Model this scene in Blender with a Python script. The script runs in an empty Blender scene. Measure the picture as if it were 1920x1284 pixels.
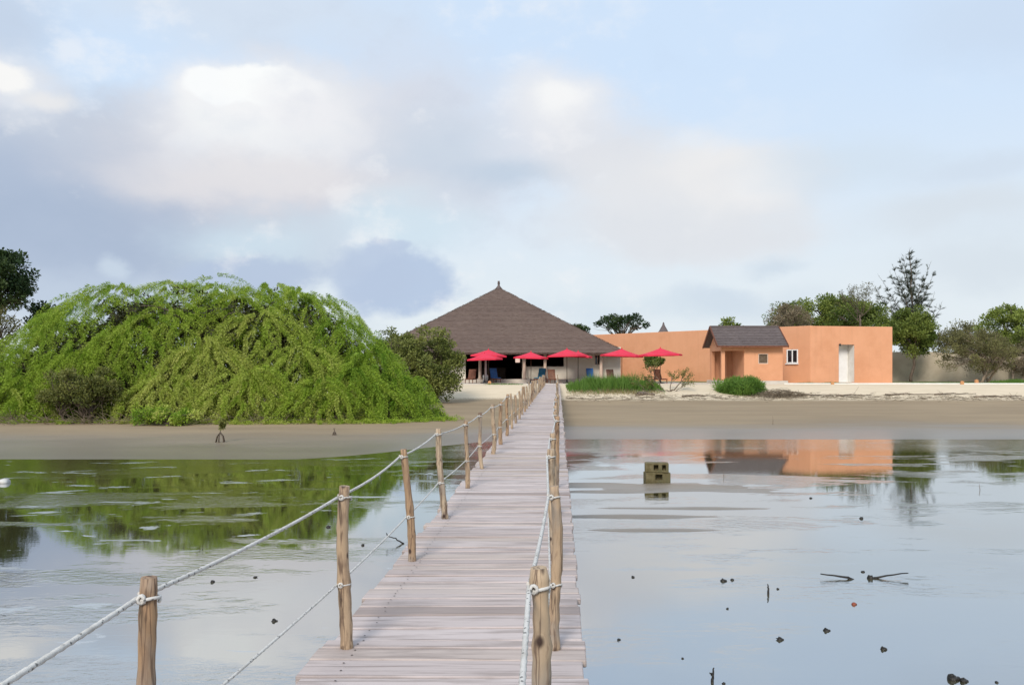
import bpy, bmesh, math, random
import numpy as np
from mathutils import Vector, Matrix, noise as mnoise

RS = np.random.RandomState(7)
random.seed(7)
F = 1584.0            # focal length in pixels of the 1920 px wide photograph
HZ = 689.0            # horizon row
EYE = 2.75            # eye height over the water
sc = bpy.context.scene
col = sc.collection

def at(px, py, Y):
    """point at depth Y seen at pixel (px, py)"""
    return Vector(((px - 960.0) / F * Y, Y, EYE - (py - HZ) / F * Y))
def PX(px, Y): return (px - 960.0) / F * Y
def PZ(py, Y): return EYE - (py - HZ) / F * Y

# ------------------------------------------------------------------ objects
def tag(o, label=None, cat=None, group=None, kind=None):
    if label: o['label'] = label
    if cat: o['category'] = cat
    if group: o['group'] = group
    if kind: o['kind'] = kind
    return o
def empty(name, loc, label=None, cat=None, group=None):
    o = bpy.data.objects.new(name, None)
    o.empty_display_size = 0.3
    col.objects.link(o)
    o.location = loc
    return tag(o, label, cat, group)
def origin(o):
    v = Vector((0, 0, 0))
    while o is not None:
        v += o.location
        o = o.parent
    return v
def link_mesh(name, me, m, parent=None):
    o = bpy.data.objects.new(name, me)
    if isinstance(m, (list, tuple)):
        for k in m: me.materials.append(k)
    else:
        me.materials.append(m)
    col.objects.link(o)
    if parent is not None: o.parent = parent
    return o
def copy_tree(o, parent=None):
    c = o.copy(); col.objects.link(c)
    if parent is not None: c.parent = parent
    for ch in list(o.children): copy_tree(ch, c)
    return c

class MB:
    def __init__(s): s.v = []; s.f = []; s.c = []; s.smooth = []
    def add(s, vs, fs, tint=0.5, smooth=False):
        b = len(s.v)
        s.v += [tuple(p) for p in vs]
        s.c += [tint] * len(vs)
        for f in fs:
            s.f.append(tuple(b + i for i in f)); s.smooth.append(smooth)
    def box(s, c, size, rz=0.0, tint=0.5, mat=None):
        x, y, z = size[0] / 2, size[1] / 2, size[2] / 2
        vs = [Vector((sx * x, sy * y, sz * z)) for sz in (-1, 1) for sy in (-1, 1) for sx in (-1, 1)]
        M = mat if mat is not None else Matrix.Rotation(rz, 3, 'Z')
        vs = [M @ v + Vector(c) for v in vs]
        s.add(vs, [(0, 2, 3, 1), (4, 5, 7, 6), (0, 1, 5, 4), (2, 6, 7, 3), (0, 4, 6, 2), (1, 3, 7, 5)], tint)
    def box2(s, a, b, tint=0.5):
        s.box([(a[i] + b[i]) / 2 for i in range(3)], [abs(b[i] - a[i]) for i in range(3)], 0, tint)
    def bar(s, p, q, w, h=None, tint=0.5):
        """rectangular bar from p to q"""
        p = Vector(p); q = Vector(q); d = q - p; L = d.length; d.normalize()
        up = Vector((0, 0, 1)) if abs(d.z) < .95 else Vector((0, 1, 0))
        sx = d.cross(up).normalized(); sz = sx.cross(d)
        M = Matrix((sx, d, sz)).transposed()
        s.box((p + q) / 2, (w, L, h or w), tint=tint, mat=M)
    def tube(s, pts, rad, n=8, tint=0.5, cap=True, lobes=0.0, twist=0.0, smooth=True):
        pts = [Vector(p) for p in pts]
        if not hasattr(rad, '__len__'): rad = [rad] * len(pts)
        vs = []; acc = 0.0
        prev = None
        for i, p in enumerate(pts):
            d = (pts[min(i + 1, len(pts) - 1)] - pts[max(i - 1, 0)])
            if d.length < 1e-9: d = Vector((0, 0, 1))
            d.normalize()
            if prev is None:
                u = d.cross(Vector((0, 0, 1)) if abs(d.z) < .9 else Vector((1, 0, 0))).normalized()
            else:
                u = (prev - d * prev.dot(d))
                if u.length < 1e-6: u = d.cross(Vector((1, 0, 0)))
                u.normalize()
            prev = u
            w = d.cross(u)
            if i: acc += (p - pts[i - 1]).length
            for k in range(n):
                a = 2 * math.pi * k / n
                r = rad[i] * (1 + lobes * math.cos(3 * (a - acc * twist)))
                vs.append(p + (u * math.cos(a) + w * math.sin(a)) * r)
        fs = []
        for i in range(len(pts) - 1):
            for k in range(n):
                fs.append((i * n + k, i * n + (k + 1) % n, (i + 1) * n + (k + 1) % n, (i + 1) * n + k))
        s.add(vs, fs, tint, smooth)
        if cap:
            b = len(s.v) - len(vs)
            s.f.append(tuple(b + k for k in reversed(range(n)))); s.smooth.append(False)
            s.f.append(tuple(b + (len(pts) - 1) * n + k for k in range(n))); s.smooth.append(False)
    def lathe(s, c, prof, n=16, tint=0.5, smooth=True):
        vs = []
        for r, z in prof:
            for k in range(n):
                a = 2 * math.pi * k / n
                vs.append((c[0] + r * math.cos(a), c[1] + r * math.sin(a), c[2] + z))
        fs = []
        for i in range(len(prof) - 1):
            for k in range(n):
                fs.append((i * n + k, i * n + (k + 1) % n, (i + 1) * n + (k + 1) % n, (i + 1) * n + k))
        fs.append(tuple(reversed(range(n)))); fs.append(tuple((len(prof) - 1) * n + k for k in range(n)))
        s.add(vs, fs, tint, smooth)
    def build(s, name, m, parent=None, bevel=0.0, weld=False, seg=1):
        me = bpy.data.meshes.new(name)
        o = origin(parent) if parent is not None else Vector((0, 0, 0))
        me.from_pydata([(v[0] - o.x, v[1] - o.y, v[2] - o.z) for v in s.v], [], s.f)
        at_ = me.attributes.new('tint', 'FLOAT', 'POINT')
        at_.data.foreach_set('value', np.array(s.c, dtype=np.float32))
        me.polygons.foreach_set('use_smooth', np.array(s.smooth, dtype=bool))
        me.update()
        ob = link_mesh(name, me, m, parent)
        if bevel > 0:
            b = ob.modifiers.new('bevel', 'BEVEL'); b.width = bevel; b.segments = seg
            b.limit_method = 'ANGLE'; b.angle_limit = math.radians(40)
        return ob
    def at_base(s, name, m, base, **k):
        """a one mesh thing: origin at its base"""
        e = Vector(base)
        s.v = [(v[0] - e.x, v[1] - e.y, v[2] - e.z) for v in s.v]
        ob = s.build(name, m, None, **k)
        ob.location = e
        return ob

def leaves(name, m, parent, P, A, L, W, tint, fold=0.0):
    """many small leaf shaped quads: P base points (N,3), A unit axes (N,3)"""
    N = len(P)
    o = np.array(origin(parent)) if parent is not None else np.zeros(3)
    R = RS.normal(size=(N, 3))
    B = np.cross(A, R); B /= np.linalg.norm(B, axis=1)[:, None] + 1e-9
    L = np.broadcast_to(np.asarray(L, float), (N,))[:, None]
    W = np.broadcast_to(np.asarray(W, float), (N,))[:, None]
    Q = P - o
    V = np.empty((N, 4, 3), np.float32)
    V[:, 0] = Q; V[:, 1] = Q + A * L * .45 + B * W * .5
    V[:, 2] = Q + A * L; V[:, 3] = Q + A * L * .45 - B * W * .5
    me = bpy.data.meshes.new(name)
    me.vertices.add(4 * N); me.vertices.foreach_set('co', V.ravel())
    me.loops.add(4 * N); me.loops.foreach_set('vertex_index', np.arange(4 * N, dtype=np.int32))
    me.polygons.add(N)
    me.polygons.foreach_set('loop_start', np.arange(0, 4 * N, 4, dtype=np.int32))
    try: me.polygons.foreach_set('loop_total', np.full(N, 4, dtype=np.int32))
    except Exception: pass
    a = me.attributes.new('tint', 'FLOAT', 'POINT')
    a.data.foreach_set('value', np.repeat(np.clip(tint, 0, 1), 4).astype(np.float32))
    me.update(calc_edges=True); me.validate()
    return link_mesh(name, me, m, parent)

# ------------------------------------------------------------------ materials
def newmat(name):
    m = bpy.data.materials.new(name); m.use_nodes = True
    nt = m.node_tree
    return m, nt, nt.nodes['Principled BSDF']
def nd(nt, t, **k):
    n = nt.nodes.new(t)
    for a, b in k.items(): setattr(n, a, b)
    return n
def setin(nt, n, key, val):
    if val is None: return
    if isinstance(val, bpy.types.NodeSocket): nt.links.new(val, n.inputs[key])
    else: n.inputs[key].default_value = val
def math_(nt, op, a, b=None, c=None, clamp=False):
    n = nd(nt, 'ShaderNodeMath', operation=op, use_clamp=clamp)
    setin(nt, n, 0, a); setin(nt, n, 1, b); setin(nt, n, 2, c)
    return n.outputs[0]
def mixc(nt, fac, a, b, mode='MIX'):
    n = nd(nt, 'ShaderNodeMix', data_type='RGBA', blend_type=mode)
    setin(nt, n, 0, fac)
    for key, v in ((6, a), (7, b)):
        if isinstance(v, (tuple, list)): v = (*v[:3], 1.0)
        setin(nt, n, key, v)
    return n.outputs[2]
def rng(nt, v, a, b, c=0.0, d=1.0, smooth=True):
    n = nd(nt, 'ShaderNodeMapRange', interpolation_type='SMOOTHSTEP' if smooth else 'LINEAR')
    setin(nt, n, 0, v); setin(nt, n, 1, a); setin(nt, n, 2, b); setin(nt, n, 3, c); setin(nt, n, 4, d)
    return n.outputs[0]
def coords(nt, scale=(1, 1, 1), kind='Object', loc=(0, 0, 0), rot=(0, 0, 0)):
    t = nd(nt, 'ShaderNodeTexCoord'); m = nd(nt, 'ShaderNodeMapping')
    m.inputs['Scale'].default_value = scale; m.inputs['Location'].default_value = loc
    m.inputs['Rotation'].default_value = rot
    nt.links.new(t.outputs[kind], m.inputs['Vector'])
    return m.outputs[0]
def noise(nt, vec, scale, detail=4.0, rough=.55, dist=0.0):
    n = nd(nt, 'ShaderNodeTexNoise')
    nt.links.new(vec, n.inputs['Vector'])
    n.inputs['Scale'].default_value = scale; n.inputs['Detail'].default_value = detail
    n.inputs['Roughness'].default_value = rough; n.inputs['Distortion'].default_value = dist
    return n
def bump(nt, h, strength=.3, dist=.02):
    b = nd(nt, 'ShaderNodeBump')
    setin(nt, b, 'Strength', strength); b.inputs['Distance'].default_value = dist
    nt.links.new(h, b.inputs['Height'])
    return b.outputs[0]
def attr(nt, name='tint'):
    a = nd(nt, 'ShaderNodeAttribute'); a.attribute_name = name
    return a.outputs['Fac']

def surf(name, c1, c2, scale=3.0, stretch=(1, 1, 1), rough=.85, bmp=.3, bdist=.02, bscale=None, spec=.3,
         tintamt=0.0, stain=None, stain_scale=.6, detail=6, streak=0.0):
    """matte surface with a noise-blended pair of colours, an optional stain and a bump"""
    m, nt, p = newmat(name)
    v = coords(nt, stretch)
    n = noise(nt, v, scale, detail, .6)
    f = rng(nt, n.outputs[0], .3, .7)
    if tintamt:
        f = math_(nt, 'ADD', math_(nt, 'MULTIPLY', f, 1 - tintamt), math_(nt, 'MULTIPLY', attr(nt), tintamt), clamp=True)
    c = mixc(nt, f, c1, c2)
    if stain:
        s = noise(nt, v, stain_scale, 5, .65)
        c = mixc(nt, rng(nt, s.outputs[0], .5, .75), c, stain)
    if streak:      # rain streaks running down the plaster
        s = noise(nt, coords(nt, (2.2, 2.2, .16)), 1.6, 5, .6)
        c = mixc(nt, math_(nt, 'MULTIPLY', rng(nt, s.outputs[0], .52, .75), streak), c, tuple(.72 * q for q in c1))
    nt.links.new(c, p.inputs['Base Color'])
    p.inputs['Roughness'].default_value = rough
    p.inputs['Specular IOR Level'].default_value = spec
    if bmp:
        h = noise(nt, v, bscale or scale * 4, 5, .6)
        nt.links.new(bump(nt, h.outputs[0], bmp, bdist), p.inputs['Normal'])
    return m

def foliage(name, dark, light, trans=.25, rough=.55):
    m, nt, p = newmat(name)
    c = mixc(nt, attr(nt), dark, light)
    nt.links.new(c, p.inputs['Base Color'])
    p.inputs['Roughness'].default_value = rough
    p.inputs['Specular IOR Level'].default_value = .25
    t = nd(nt, 'ShaderNodeBsdfTranslucent'); nt.links.new(c, t.inputs['Color'])
    mx = nd(nt, 'ShaderNodeMixShader'); mx.inputs[0].default_value = trans
    nt.links.new(p.outputs[0], mx.inputs[1]); nt.links.new(t.outputs[0], mx.inputs[2])
    nt.links.new(mx.outputs[0], nt.nodes['Material Output'].inputs[0])
    return m

M = {}
M['orange'] = surf('orange_plaster', (.665, .325, .178), (.705, .35, .197), .8, rough=.92, bmp=.25, bdist=.01, bscale=14, stain=(.61, .285, .15), streak=.22, stain_scale=.3)
M['cream'] = surf('cream_plaster', (.74, .68, .57), (.80, .75, .64), 1.5, rough=.92, bmp=.25, bdist=.01, bscale=14, stain=(.68, .61, .50))
M['beige'] = surf('beige_wall', (.50, .42, .31), (.58, .50, .38), .9, rough=.95, bmp=.35, bdist=.02, bscale=9, stain=(.38, .32, .24))
M['concrete'] = surf('pale_terrace', (.52, .47, .40), (.62, .56, .48), .8, rough=.9, bmp=.25, bdist=.01, bscale=10, stain=(.42, .37, .30))
M['whitewash'] = surf('whitewash', (.70, .68, .62), (.80, .78, .73), 2, rough=.85, bmp=.2, bdist=.01)
M['pillar'] = surf('pink_cream_render', (.55, .42, .33), (.65, .51, .41), 2, rough=.9, bmp=.25, bdist=.01)
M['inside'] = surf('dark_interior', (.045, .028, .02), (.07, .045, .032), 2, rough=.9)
M['darkwood'] = surf('dark_wood', (.05, .032, .022), (.10, .062, .042), 5, (1, 1, 4), rough=.6, bmp=.3)
M['redwood'] = surf('red_brown_wood', (.13, .045, .022), (.20, .075, .04), 6, (1, 1, 1), rough=.55, bmp=.2)
M['black'] = surf('black_iron', (.02, .02, .02), (.035, .033, .03), 5, rough=.5)
M['blue'] = surf('blue_canvas', (.035, .11, .28), (.05, .15, .35), 6, rough=.85, bmp=.2)
M['teal'] = surf('teal_canvas', (.025, .13, .20), (.04, .18, .26), 6, rough=.85, bmp=.2)
M['red'] = surf('pink_red_canvas', (.60, .026, .055), (.74, .042, .085), 1.5, rough=.8, bmp=.15, tintamt=.4)
M['white'] = surf('white_paint', (.74, .73, .70), (.80, .79, .77), 2, rough=.5, bmp=.05)
M['block'] = surf('weathered_block', (.11, .088, .038), (.20, .165, .09), 6, rough=.95, bmp=.7, bdist=.02, bscale=40, stain=(.08, .08, .035), stain_scale=3)
M['terracotta'] = surf('terracotta', (.50, .24, .10), (.60, .31, .15), 8, rough=.85)
M['bark'] = surf('grey_bark', (.075, .055, .04), (.16, .125, .095), 8, (1, 1, .3), rough=.95, bmp=.6, bdist=.03)
M['palebark'] = surf('pale_bark', (.20, .155, .11), (.34, .27, .20), 8, (1, 1, .3), rough=.95, bmp=.5, bdist=.02)
M['wet'] = surf('wet_black_wood', (.012, .011, .010), (.035, .03, .024), 10, rough=.35, bmp=.5)
M['redfruit'] = surf('red_brown_husk', (.22, .05, .03), (.32, .09, .05), 10, rough=.6)
M['drift'] = surf('driftwood', (.10, .075, .055), (.24, .19, .145), 8, rough=.95, bmp=.5)
M['straw'] = surf('dead_brush', (.13, .10, .07), (.24, .19, .13), 3, rough=.95, bmp=0)
M['stone'] = surf('pale_stone', (.45, .43, .40), (.65, .63, .60), 4, rough=.9)

def glass_mat():
    m, nt, p = newmat('dark_glass')
    p.inputs['Base Color'].default_value = (.02, .02, .022, 1); p.inputs['Roughness'].default_value = .06
    return m
M['glass'] = glass_mat()
def lamp_mat():
    m, nt, p = newmat('paper_shade')
    n = noise(nt, coords(nt), 20, 3)
    nt.links.new(mixc(nt, n.outputs[0], (.80, .72, .64), (.85, .80, .74)), p.inputs['Base Color'])
    p.inputs['Roughness'].default_value = .8
    nt.links.new(mixc(nt, n.outputs[0], (.9, .62, .50), (1, .75, .62)), p.inputs['Emission Color'])
    p.inputs['Emission Strength'].default_value = .75
    return m
M['lamp'] = lamp_mat()

def thatch_mat(name, c1, c2, c3):
    m, nt, p = newmat(name)
    v = coords(nt, (1, 1, 1))
    a = attr(nt)
    big = noise(nt, v, .22, 4, .6)
    st = noise(nt, coords(nt, (.6, .6, 6.0)), 1.3, 5, .65)        # streaks that follow the courses
    fine = noise(nt, coords(nt, (9, 9, 3)), 2.0, 4, .7)
    c = mixc(nt, rng(nt, big.outputs[0], .3, .7), c1, c2)
    c = mixc(nt, math_(nt, 'MULTIPLY', rng(nt, st.outputs[0], .52, .72), .4), c, c3)
    c = mixc(nt, math_(nt, 'MULTIPLY', a, .45), c, (c1[0] * .55, c1[1] * .55, c1[2] * .56))
    c = mixc(nt, math_(nt, 'MULTIPLY', rng(nt, fine.outputs[0], .35, .75), .35), c, (c1[0] * .6, c1[1] * .58, c1[2] * .58))
    nt.links.new(c, p.inputs['Base Color'])
    p.inputs['Roughness'].default_value = .95; p.inputs['Specular IOR Level'].default_value = .15
    nt.links.new(bump(nt, fine.outputs[0], .5, .04), p.inputs['Normal'])
    return m
M['thatch'] = thatch_mat('brown_thatch', (.168, .12, .10), (.194, .14, .114), (.24, .178, .135))
M['slate'] = thatch_mat('grey_shingle', (.155, .127, .122), (.18, .147, .14), (.23, .185, .17))

def plank_mat():
    m, nt, p = newmat('weathered_planks')
    a = attr(nt)
    t = nd(nt, 'ShaderNodeTexCoord')
    s = nd(nt, 'ShaderNodeVectorMath', operation='ADD'); nt.links.new(t.outputs['Object'], s.inputs[0])
    cmb = nd(nt, 'ShaderNodeCombineXYZ'); nt.links.new(math_(nt, 'MULTIPLY', a, 57.0), cmb.inputs[0]); nt.links.new(math_(nt, 'MULTIPLY', a, 31.0), cmb.inputs[2])
    nt.links.new(cmb.outputs[0], s.inputs[1])
    mp = nd(nt, 'ShaderNodeMapping'); mp.inputs['Scale'].default_value = (1.0, 22, 22); nt.links.new(s.outputs[0], mp.inputs[0])
    g = noise(nt, mp.outputs[0], 1.6, 7, .65)
    mp2 = nd(nt, 'ShaderNodeMapping'); mp2.inputs['Scale'].default_value = (1.2, 5, 5); nt.links.new(s.outputs[0], mp2.inputs[0])
    b = noise(nt, mp2.outputs[0], 1.5, 4, .6)
    ramp = nd(nt, 'ShaderNodeValToRGB'); nt.links.new(a, ramp.inputs[0])
    e = ramp.color_ramp.elements
    e[0].position = 0; e[0].color = (.34, .275, .25, 1); e[1].position = 1; e[1].color = (.575, .495, .465, 1)
    for pos, c in ((.2, (.46, .385, .358)), (.5, (.525, .447, .422)), (.7, (.465, .375, .308)), (.85, (.545, .47, .45))):
        k = e.new(pos); k.color = (*c, 1)
    nail = rng(nt, a, -.2, -.6)
    c = mixc(nt, math_(nt, 'MULTIPLY', rng(nt, g.outputs[0], .47, .66), .7), ramp.outputs[0], (.24, .19, .17))
    c = mixc(nt, math_(nt, 'MULTIPLY', rng(nt, b.outputs[0], .5, .68), .6), c, (.30, .245, .22))
    c = mixc(nt, nail, c, (.05, .035, .03))
    nt.links.new(c, p.inputs['Base Color'])
    p.inputs['Roughness'].default_value = .8; p.inputs['Specular IOR Level'].default_value = .25
    nt.links.new(bump(nt, g.outputs[0], .45, .006), p.inputs['Normal'])
    return m
M['plank'] = plank_mat()

def post_mat():
    m, nt, p = newmat('bare_poles')
    a = attr(nt)
    v = coords(nt, (1, 1, .12))
    g = noise(nt, v, 55, 6, .65)
    b = noise(nt, coords(nt, (1, 1, .35)), 9, 4, .6, .5)
    k = nd(nt, 'ShaderNodeTexVoronoi'); k.inputs['Scale'].default_value = 9
    nt.links.new(coords(nt, (1.3, 1.3, .8)), k.inputs['Vector'])
    c = mixc(nt, a, (.38, .235, .13), (.52, .40, .27))
    big = noise(nt, coords(nt, (1, 1, .5)), 5.0, 4, .6)
    c = mixc(nt, math_(nt, 'MULTIPLY', rng(nt, big.outputs[0], .5, .66), .75), c, (.30, .255, .21))
    c = mixc(nt, math_(nt, 'MULTIPLY', rng(nt, g.outputs[0], .48, .62), .55), c, (.22, .14, .09))
    c = mixc(nt, math_(nt, 'MULTIPLY', rng(nt, b.outputs[0], .55, .66), .85), c, (.12, .07, .045))
    cr = noise(nt, coords(nt, (1, 1, .07)), 26, 3, .5, .3)
    c = mixc(nt, math_(nt, 'MULTIPLY', rng(nt, math_(nt, 'ABSOLUTE', math_(nt, 'SUBTRACT', cr.outputs[0], .56)), .03, .008), .65), c, (.08, .045, .028))
    c = mixc(nt, rng(nt, k.outputs['Distance'], .17, .08), c, (.045, .022, .014))
    nt.links.new(c, p.inputs['Base Color'])
    p.inputs['Roughness'].default_value = .75
    hh = math_(nt, 'ADD', g.outputs[0], math_(nt, 'MULTIPLY', rng(nt, k.outputs['Distance'], .18, .05), 1.2))
    nt.links.new(bump(nt, hh, .5, .006), p.inputs['Normal'])
    return m
M['post'] = post_mat()
def rope_mat():
    m, nt, p = newmat('white_rope')
    v = coords(nt)
    n = noise(nt, v, 30, 4, .6)
    c = mixc(nt, n.outputs[0], (.52, .49, .45), (.68, .66, .62))
    k = nd(nt, 'ShaderNodeTexVoronoi'); k.inputs['Scale'].default_value = 62
    nt.links.new(v, k.inputs['Vector'])
    c = mixc(nt, math_(nt, 'MULTIPLY', rng(nt, k.outputs['Distance'], .30, .20), .85), c, (.12, .115, .11))
    d_ = noise(nt, v, 7, 4, .6)
    c = mixc(nt, math_(nt, 'MULTIPLY', rng(nt, d_.outputs[0], .5, .7), .5), c, (.34, .31, .26))
    nt.links.new(c, p.inputs['Base Color']); p.inputs['Roughness'].default_value = .9
    h = noise(nt, v, 160, 4, .6)
    nt.links.new(bump(nt, h.outputs[0], .6, .003), p.inputs['Normal'])
    return m
M['rope'] = rope_mat()
def weep_mat():
    m = foliage('feathery_leaf', (0, 0, 0), (1, 1, 1), .3)
    nt = m.node_tree; r = nd(nt, 'ShaderNodeValToRGB'); e = r.color_ramp.elements
    e[0].color = (.15, .28, .026, 1); e[1].color = (.54, .56, .15, 1)
    k = e.new(.5); k.color = (.33, .445, .05, 1)
    a = [n for n in nt.nodes if n.type == 'ATTRIBUTE'][0]; nt.links.new(a.outputs['Fac'], r.inputs[0])
    for key in ('Principled BSDF', 'Translucent BSDF'):
        n = nt.nodes[key]; nt.links.new(r.outputs[0], n.inputs['Base Color' if 'Prin' in key else 'Color'])
    return m
M['leaf_weep'] = weep_mat()
M['leaf_inner'] = foliage('inner_leaf', (.022, .024, .008), (.065, .06, .022), .1)  # brown inner foliage, with extra shade in the colour to deepen the gaps
M['leaf_olive'] = foliage('olive_leaf', (.085, .10, .022), (.25, .255, .07), .2)
M['leaf_deep'] = foliage('deep_leaf', (.02, .045, .014), (.075, .11, .03), .15)
M['leaf_mid'] = foliage('mid_leaf', (.07, .11, .02), (.24, .29, .06), .2)
M['leaf_shrub'] = foliage('shrub_leaf', (.08, .11, .022), (.29, .31, .085), .25)
M['leaf_brown'] = foliage('bare_twig_leaf', (.13, .105, .065), (.27, .22, .14), .1, .9)
M['leaf_thorn'] = foliage('thorn_twig_leaf', (.085, .08, .036), (.20, .195, .075), .1, .9)
M['leaf_needle'] = foliage('needle_leaf', (.045, .06, .045), (.10, .12, .085), .1, .7)
M['grass'] = foliage('grass_blade', (.07, .16, .025), (.19, .31, .055), .3)
M['drygrass'] = foliage('dry_grass_blade', (.22, .18, .08), (.36, .30, .14), .2)
# ------------------------------------------------------------------ camera, sun and sky
cam = bpy.data.cameras.new('camera'); camo = bpy.data.objects.new('camera', cam)
col.objects.link(camo); sc.camera = camo
camo.location = (0, 0, EYE); camo.rotation_euler = (math.radians(90), 0, 0)
cam.sensor_width = 36; cam.lens = F / 1920 * 36; cam.shift_y = 47.0 / 1920
cam.clip_start = .05; cam.clip_end = 8000

SUN_EL, SUN_AZ = math.radians(36), math.radians(196)     # azimuth clockwise from +Y: behind the viewer
sl = bpy.data.lights.new('sun', 'SUN'); so = bpy.data.objects.new('sun', sl); col.objects.link(so)
sl.energy = 2.9; sl.angle = math.radians(18); sl.color = (1, .93, .84)
sd = Vector((math.sin(SUN_AZ) * math.cos(SUN_EL), math.cos(SUN_AZ) * math.cos(SUN_EL), math.sin(SUN_EL)))
so.rotation_euler = sd.to_track_quat('Z', 'Y').to_euler(); so.location = (0, -20, 30)

def srgb(r, g, b):
    f = lambda c: (c / 255 / 12.92) if c / 255 <= .04045 else ((c / 255 + .055) / 1.055) ** 2.4
    return (f(r), f(g), f(b))

w = bpy.data.worlds.new('World'); sc.world = w; w.use_nodes = True
nt = w.node_tree; bg = nt.nodes['Background']
tc = nd(nt, 'ShaderNodeTexCoord')
sky = nd(nt, 'ShaderNodeTexSky', sky_type='NISHITA')
sky.sun_disc = False; sky.sun_elevation = SUN_EL; sky.sun_rotation = SUN_AZ
sky.air_density = 1.0; sky.dust_density = 1.5; sky.ozone_density = 1.0
xyz = nd(nt, 'ShaderNodeSeparateXYZ'); nt.links.new(tc.outputs['Generated'], xyz.inputs[0])
az = math_(nt, 'MULTIPLY', math_(nt, 'ARCTAN2', xyz.outputs[0], xyz.outputs[1]), F)
el = math_(nt, 'MULTIPLY', math_(nt, 'ARCSINE', xyz.outputs[2]), F)
cmb = nd(nt, 'ShaderNodeCombineXYZ'); nt.links.new(az, cmb.inputs[0]); nt.links.new(el, cmb.inputs[1])
dmap = nd(nt, 'ShaderNodeMapping'); dmap.inputs['Scale'].default_value = (1, 1, 1.5); nt.links.new(tc.outputs['Generated'], dmap.inputs[0])
n1 = noise(nt, dmap.outputs[0], 5.0, 7, .56)
n2 = noise(nt, dmap.outputs[0], 2.6, 5, .5)
wsub = nd(nt, 'ShaderNodeVectorMath', operation='SUBTRACT'); nt.links.new(n1.outputs['Color'], wsub.inputs[0]); wsub.inputs[1].default_value = (.5, .5, .5)
wscl = nd(nt, 'ShaderNodeVectorMath', operation='MULTIPLY'); nt.links.new(wsub.outputs[0], wscl.inputs[0]); wscl.inputs[1].default_value = (190, 150, 0)
U = nd(nt, 'ShaderNodeVectorMath', operation='ADD'); nt.links.new(cmb.outputs[0], U.inputs[0]); nt.links.new(wscl.outputs[0], U.inputs[1])
U = U.outputs[0]
n3 = noise(nt, dmap.outputs[0], 17.0, 5, .58)
fbm = math_(nt, 'ADD', math_(nt, 'SUBTRACT', n1.outputs['Fac'], .5), math_(nt, 'MULTIPLY', math_(nt, 'SUBTRACT', n3.outputs['Fac'], .5), .75))

skyc = mixc(nt, 1.0, sky.outputs[0], (.1, .1, .1), 'MULTIPLY')
# thin high haze whitens the blue, more towards the horizon
hz = rng(nt, el, 0.0, 900.0, .97, .95)
skyc = mixc(nt, hz, skyc, mixc(nt, rng(nt, el, 60, 560), srgb(229, 238, 244), srgb(211, 231, 254)))
# broad soft cloud fields all round
skyc = mixc(nt, rng(nt, n2.outputs['Fac'], .50, .78, 0, .15), skyc, srgb(222, 228, 235))

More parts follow.
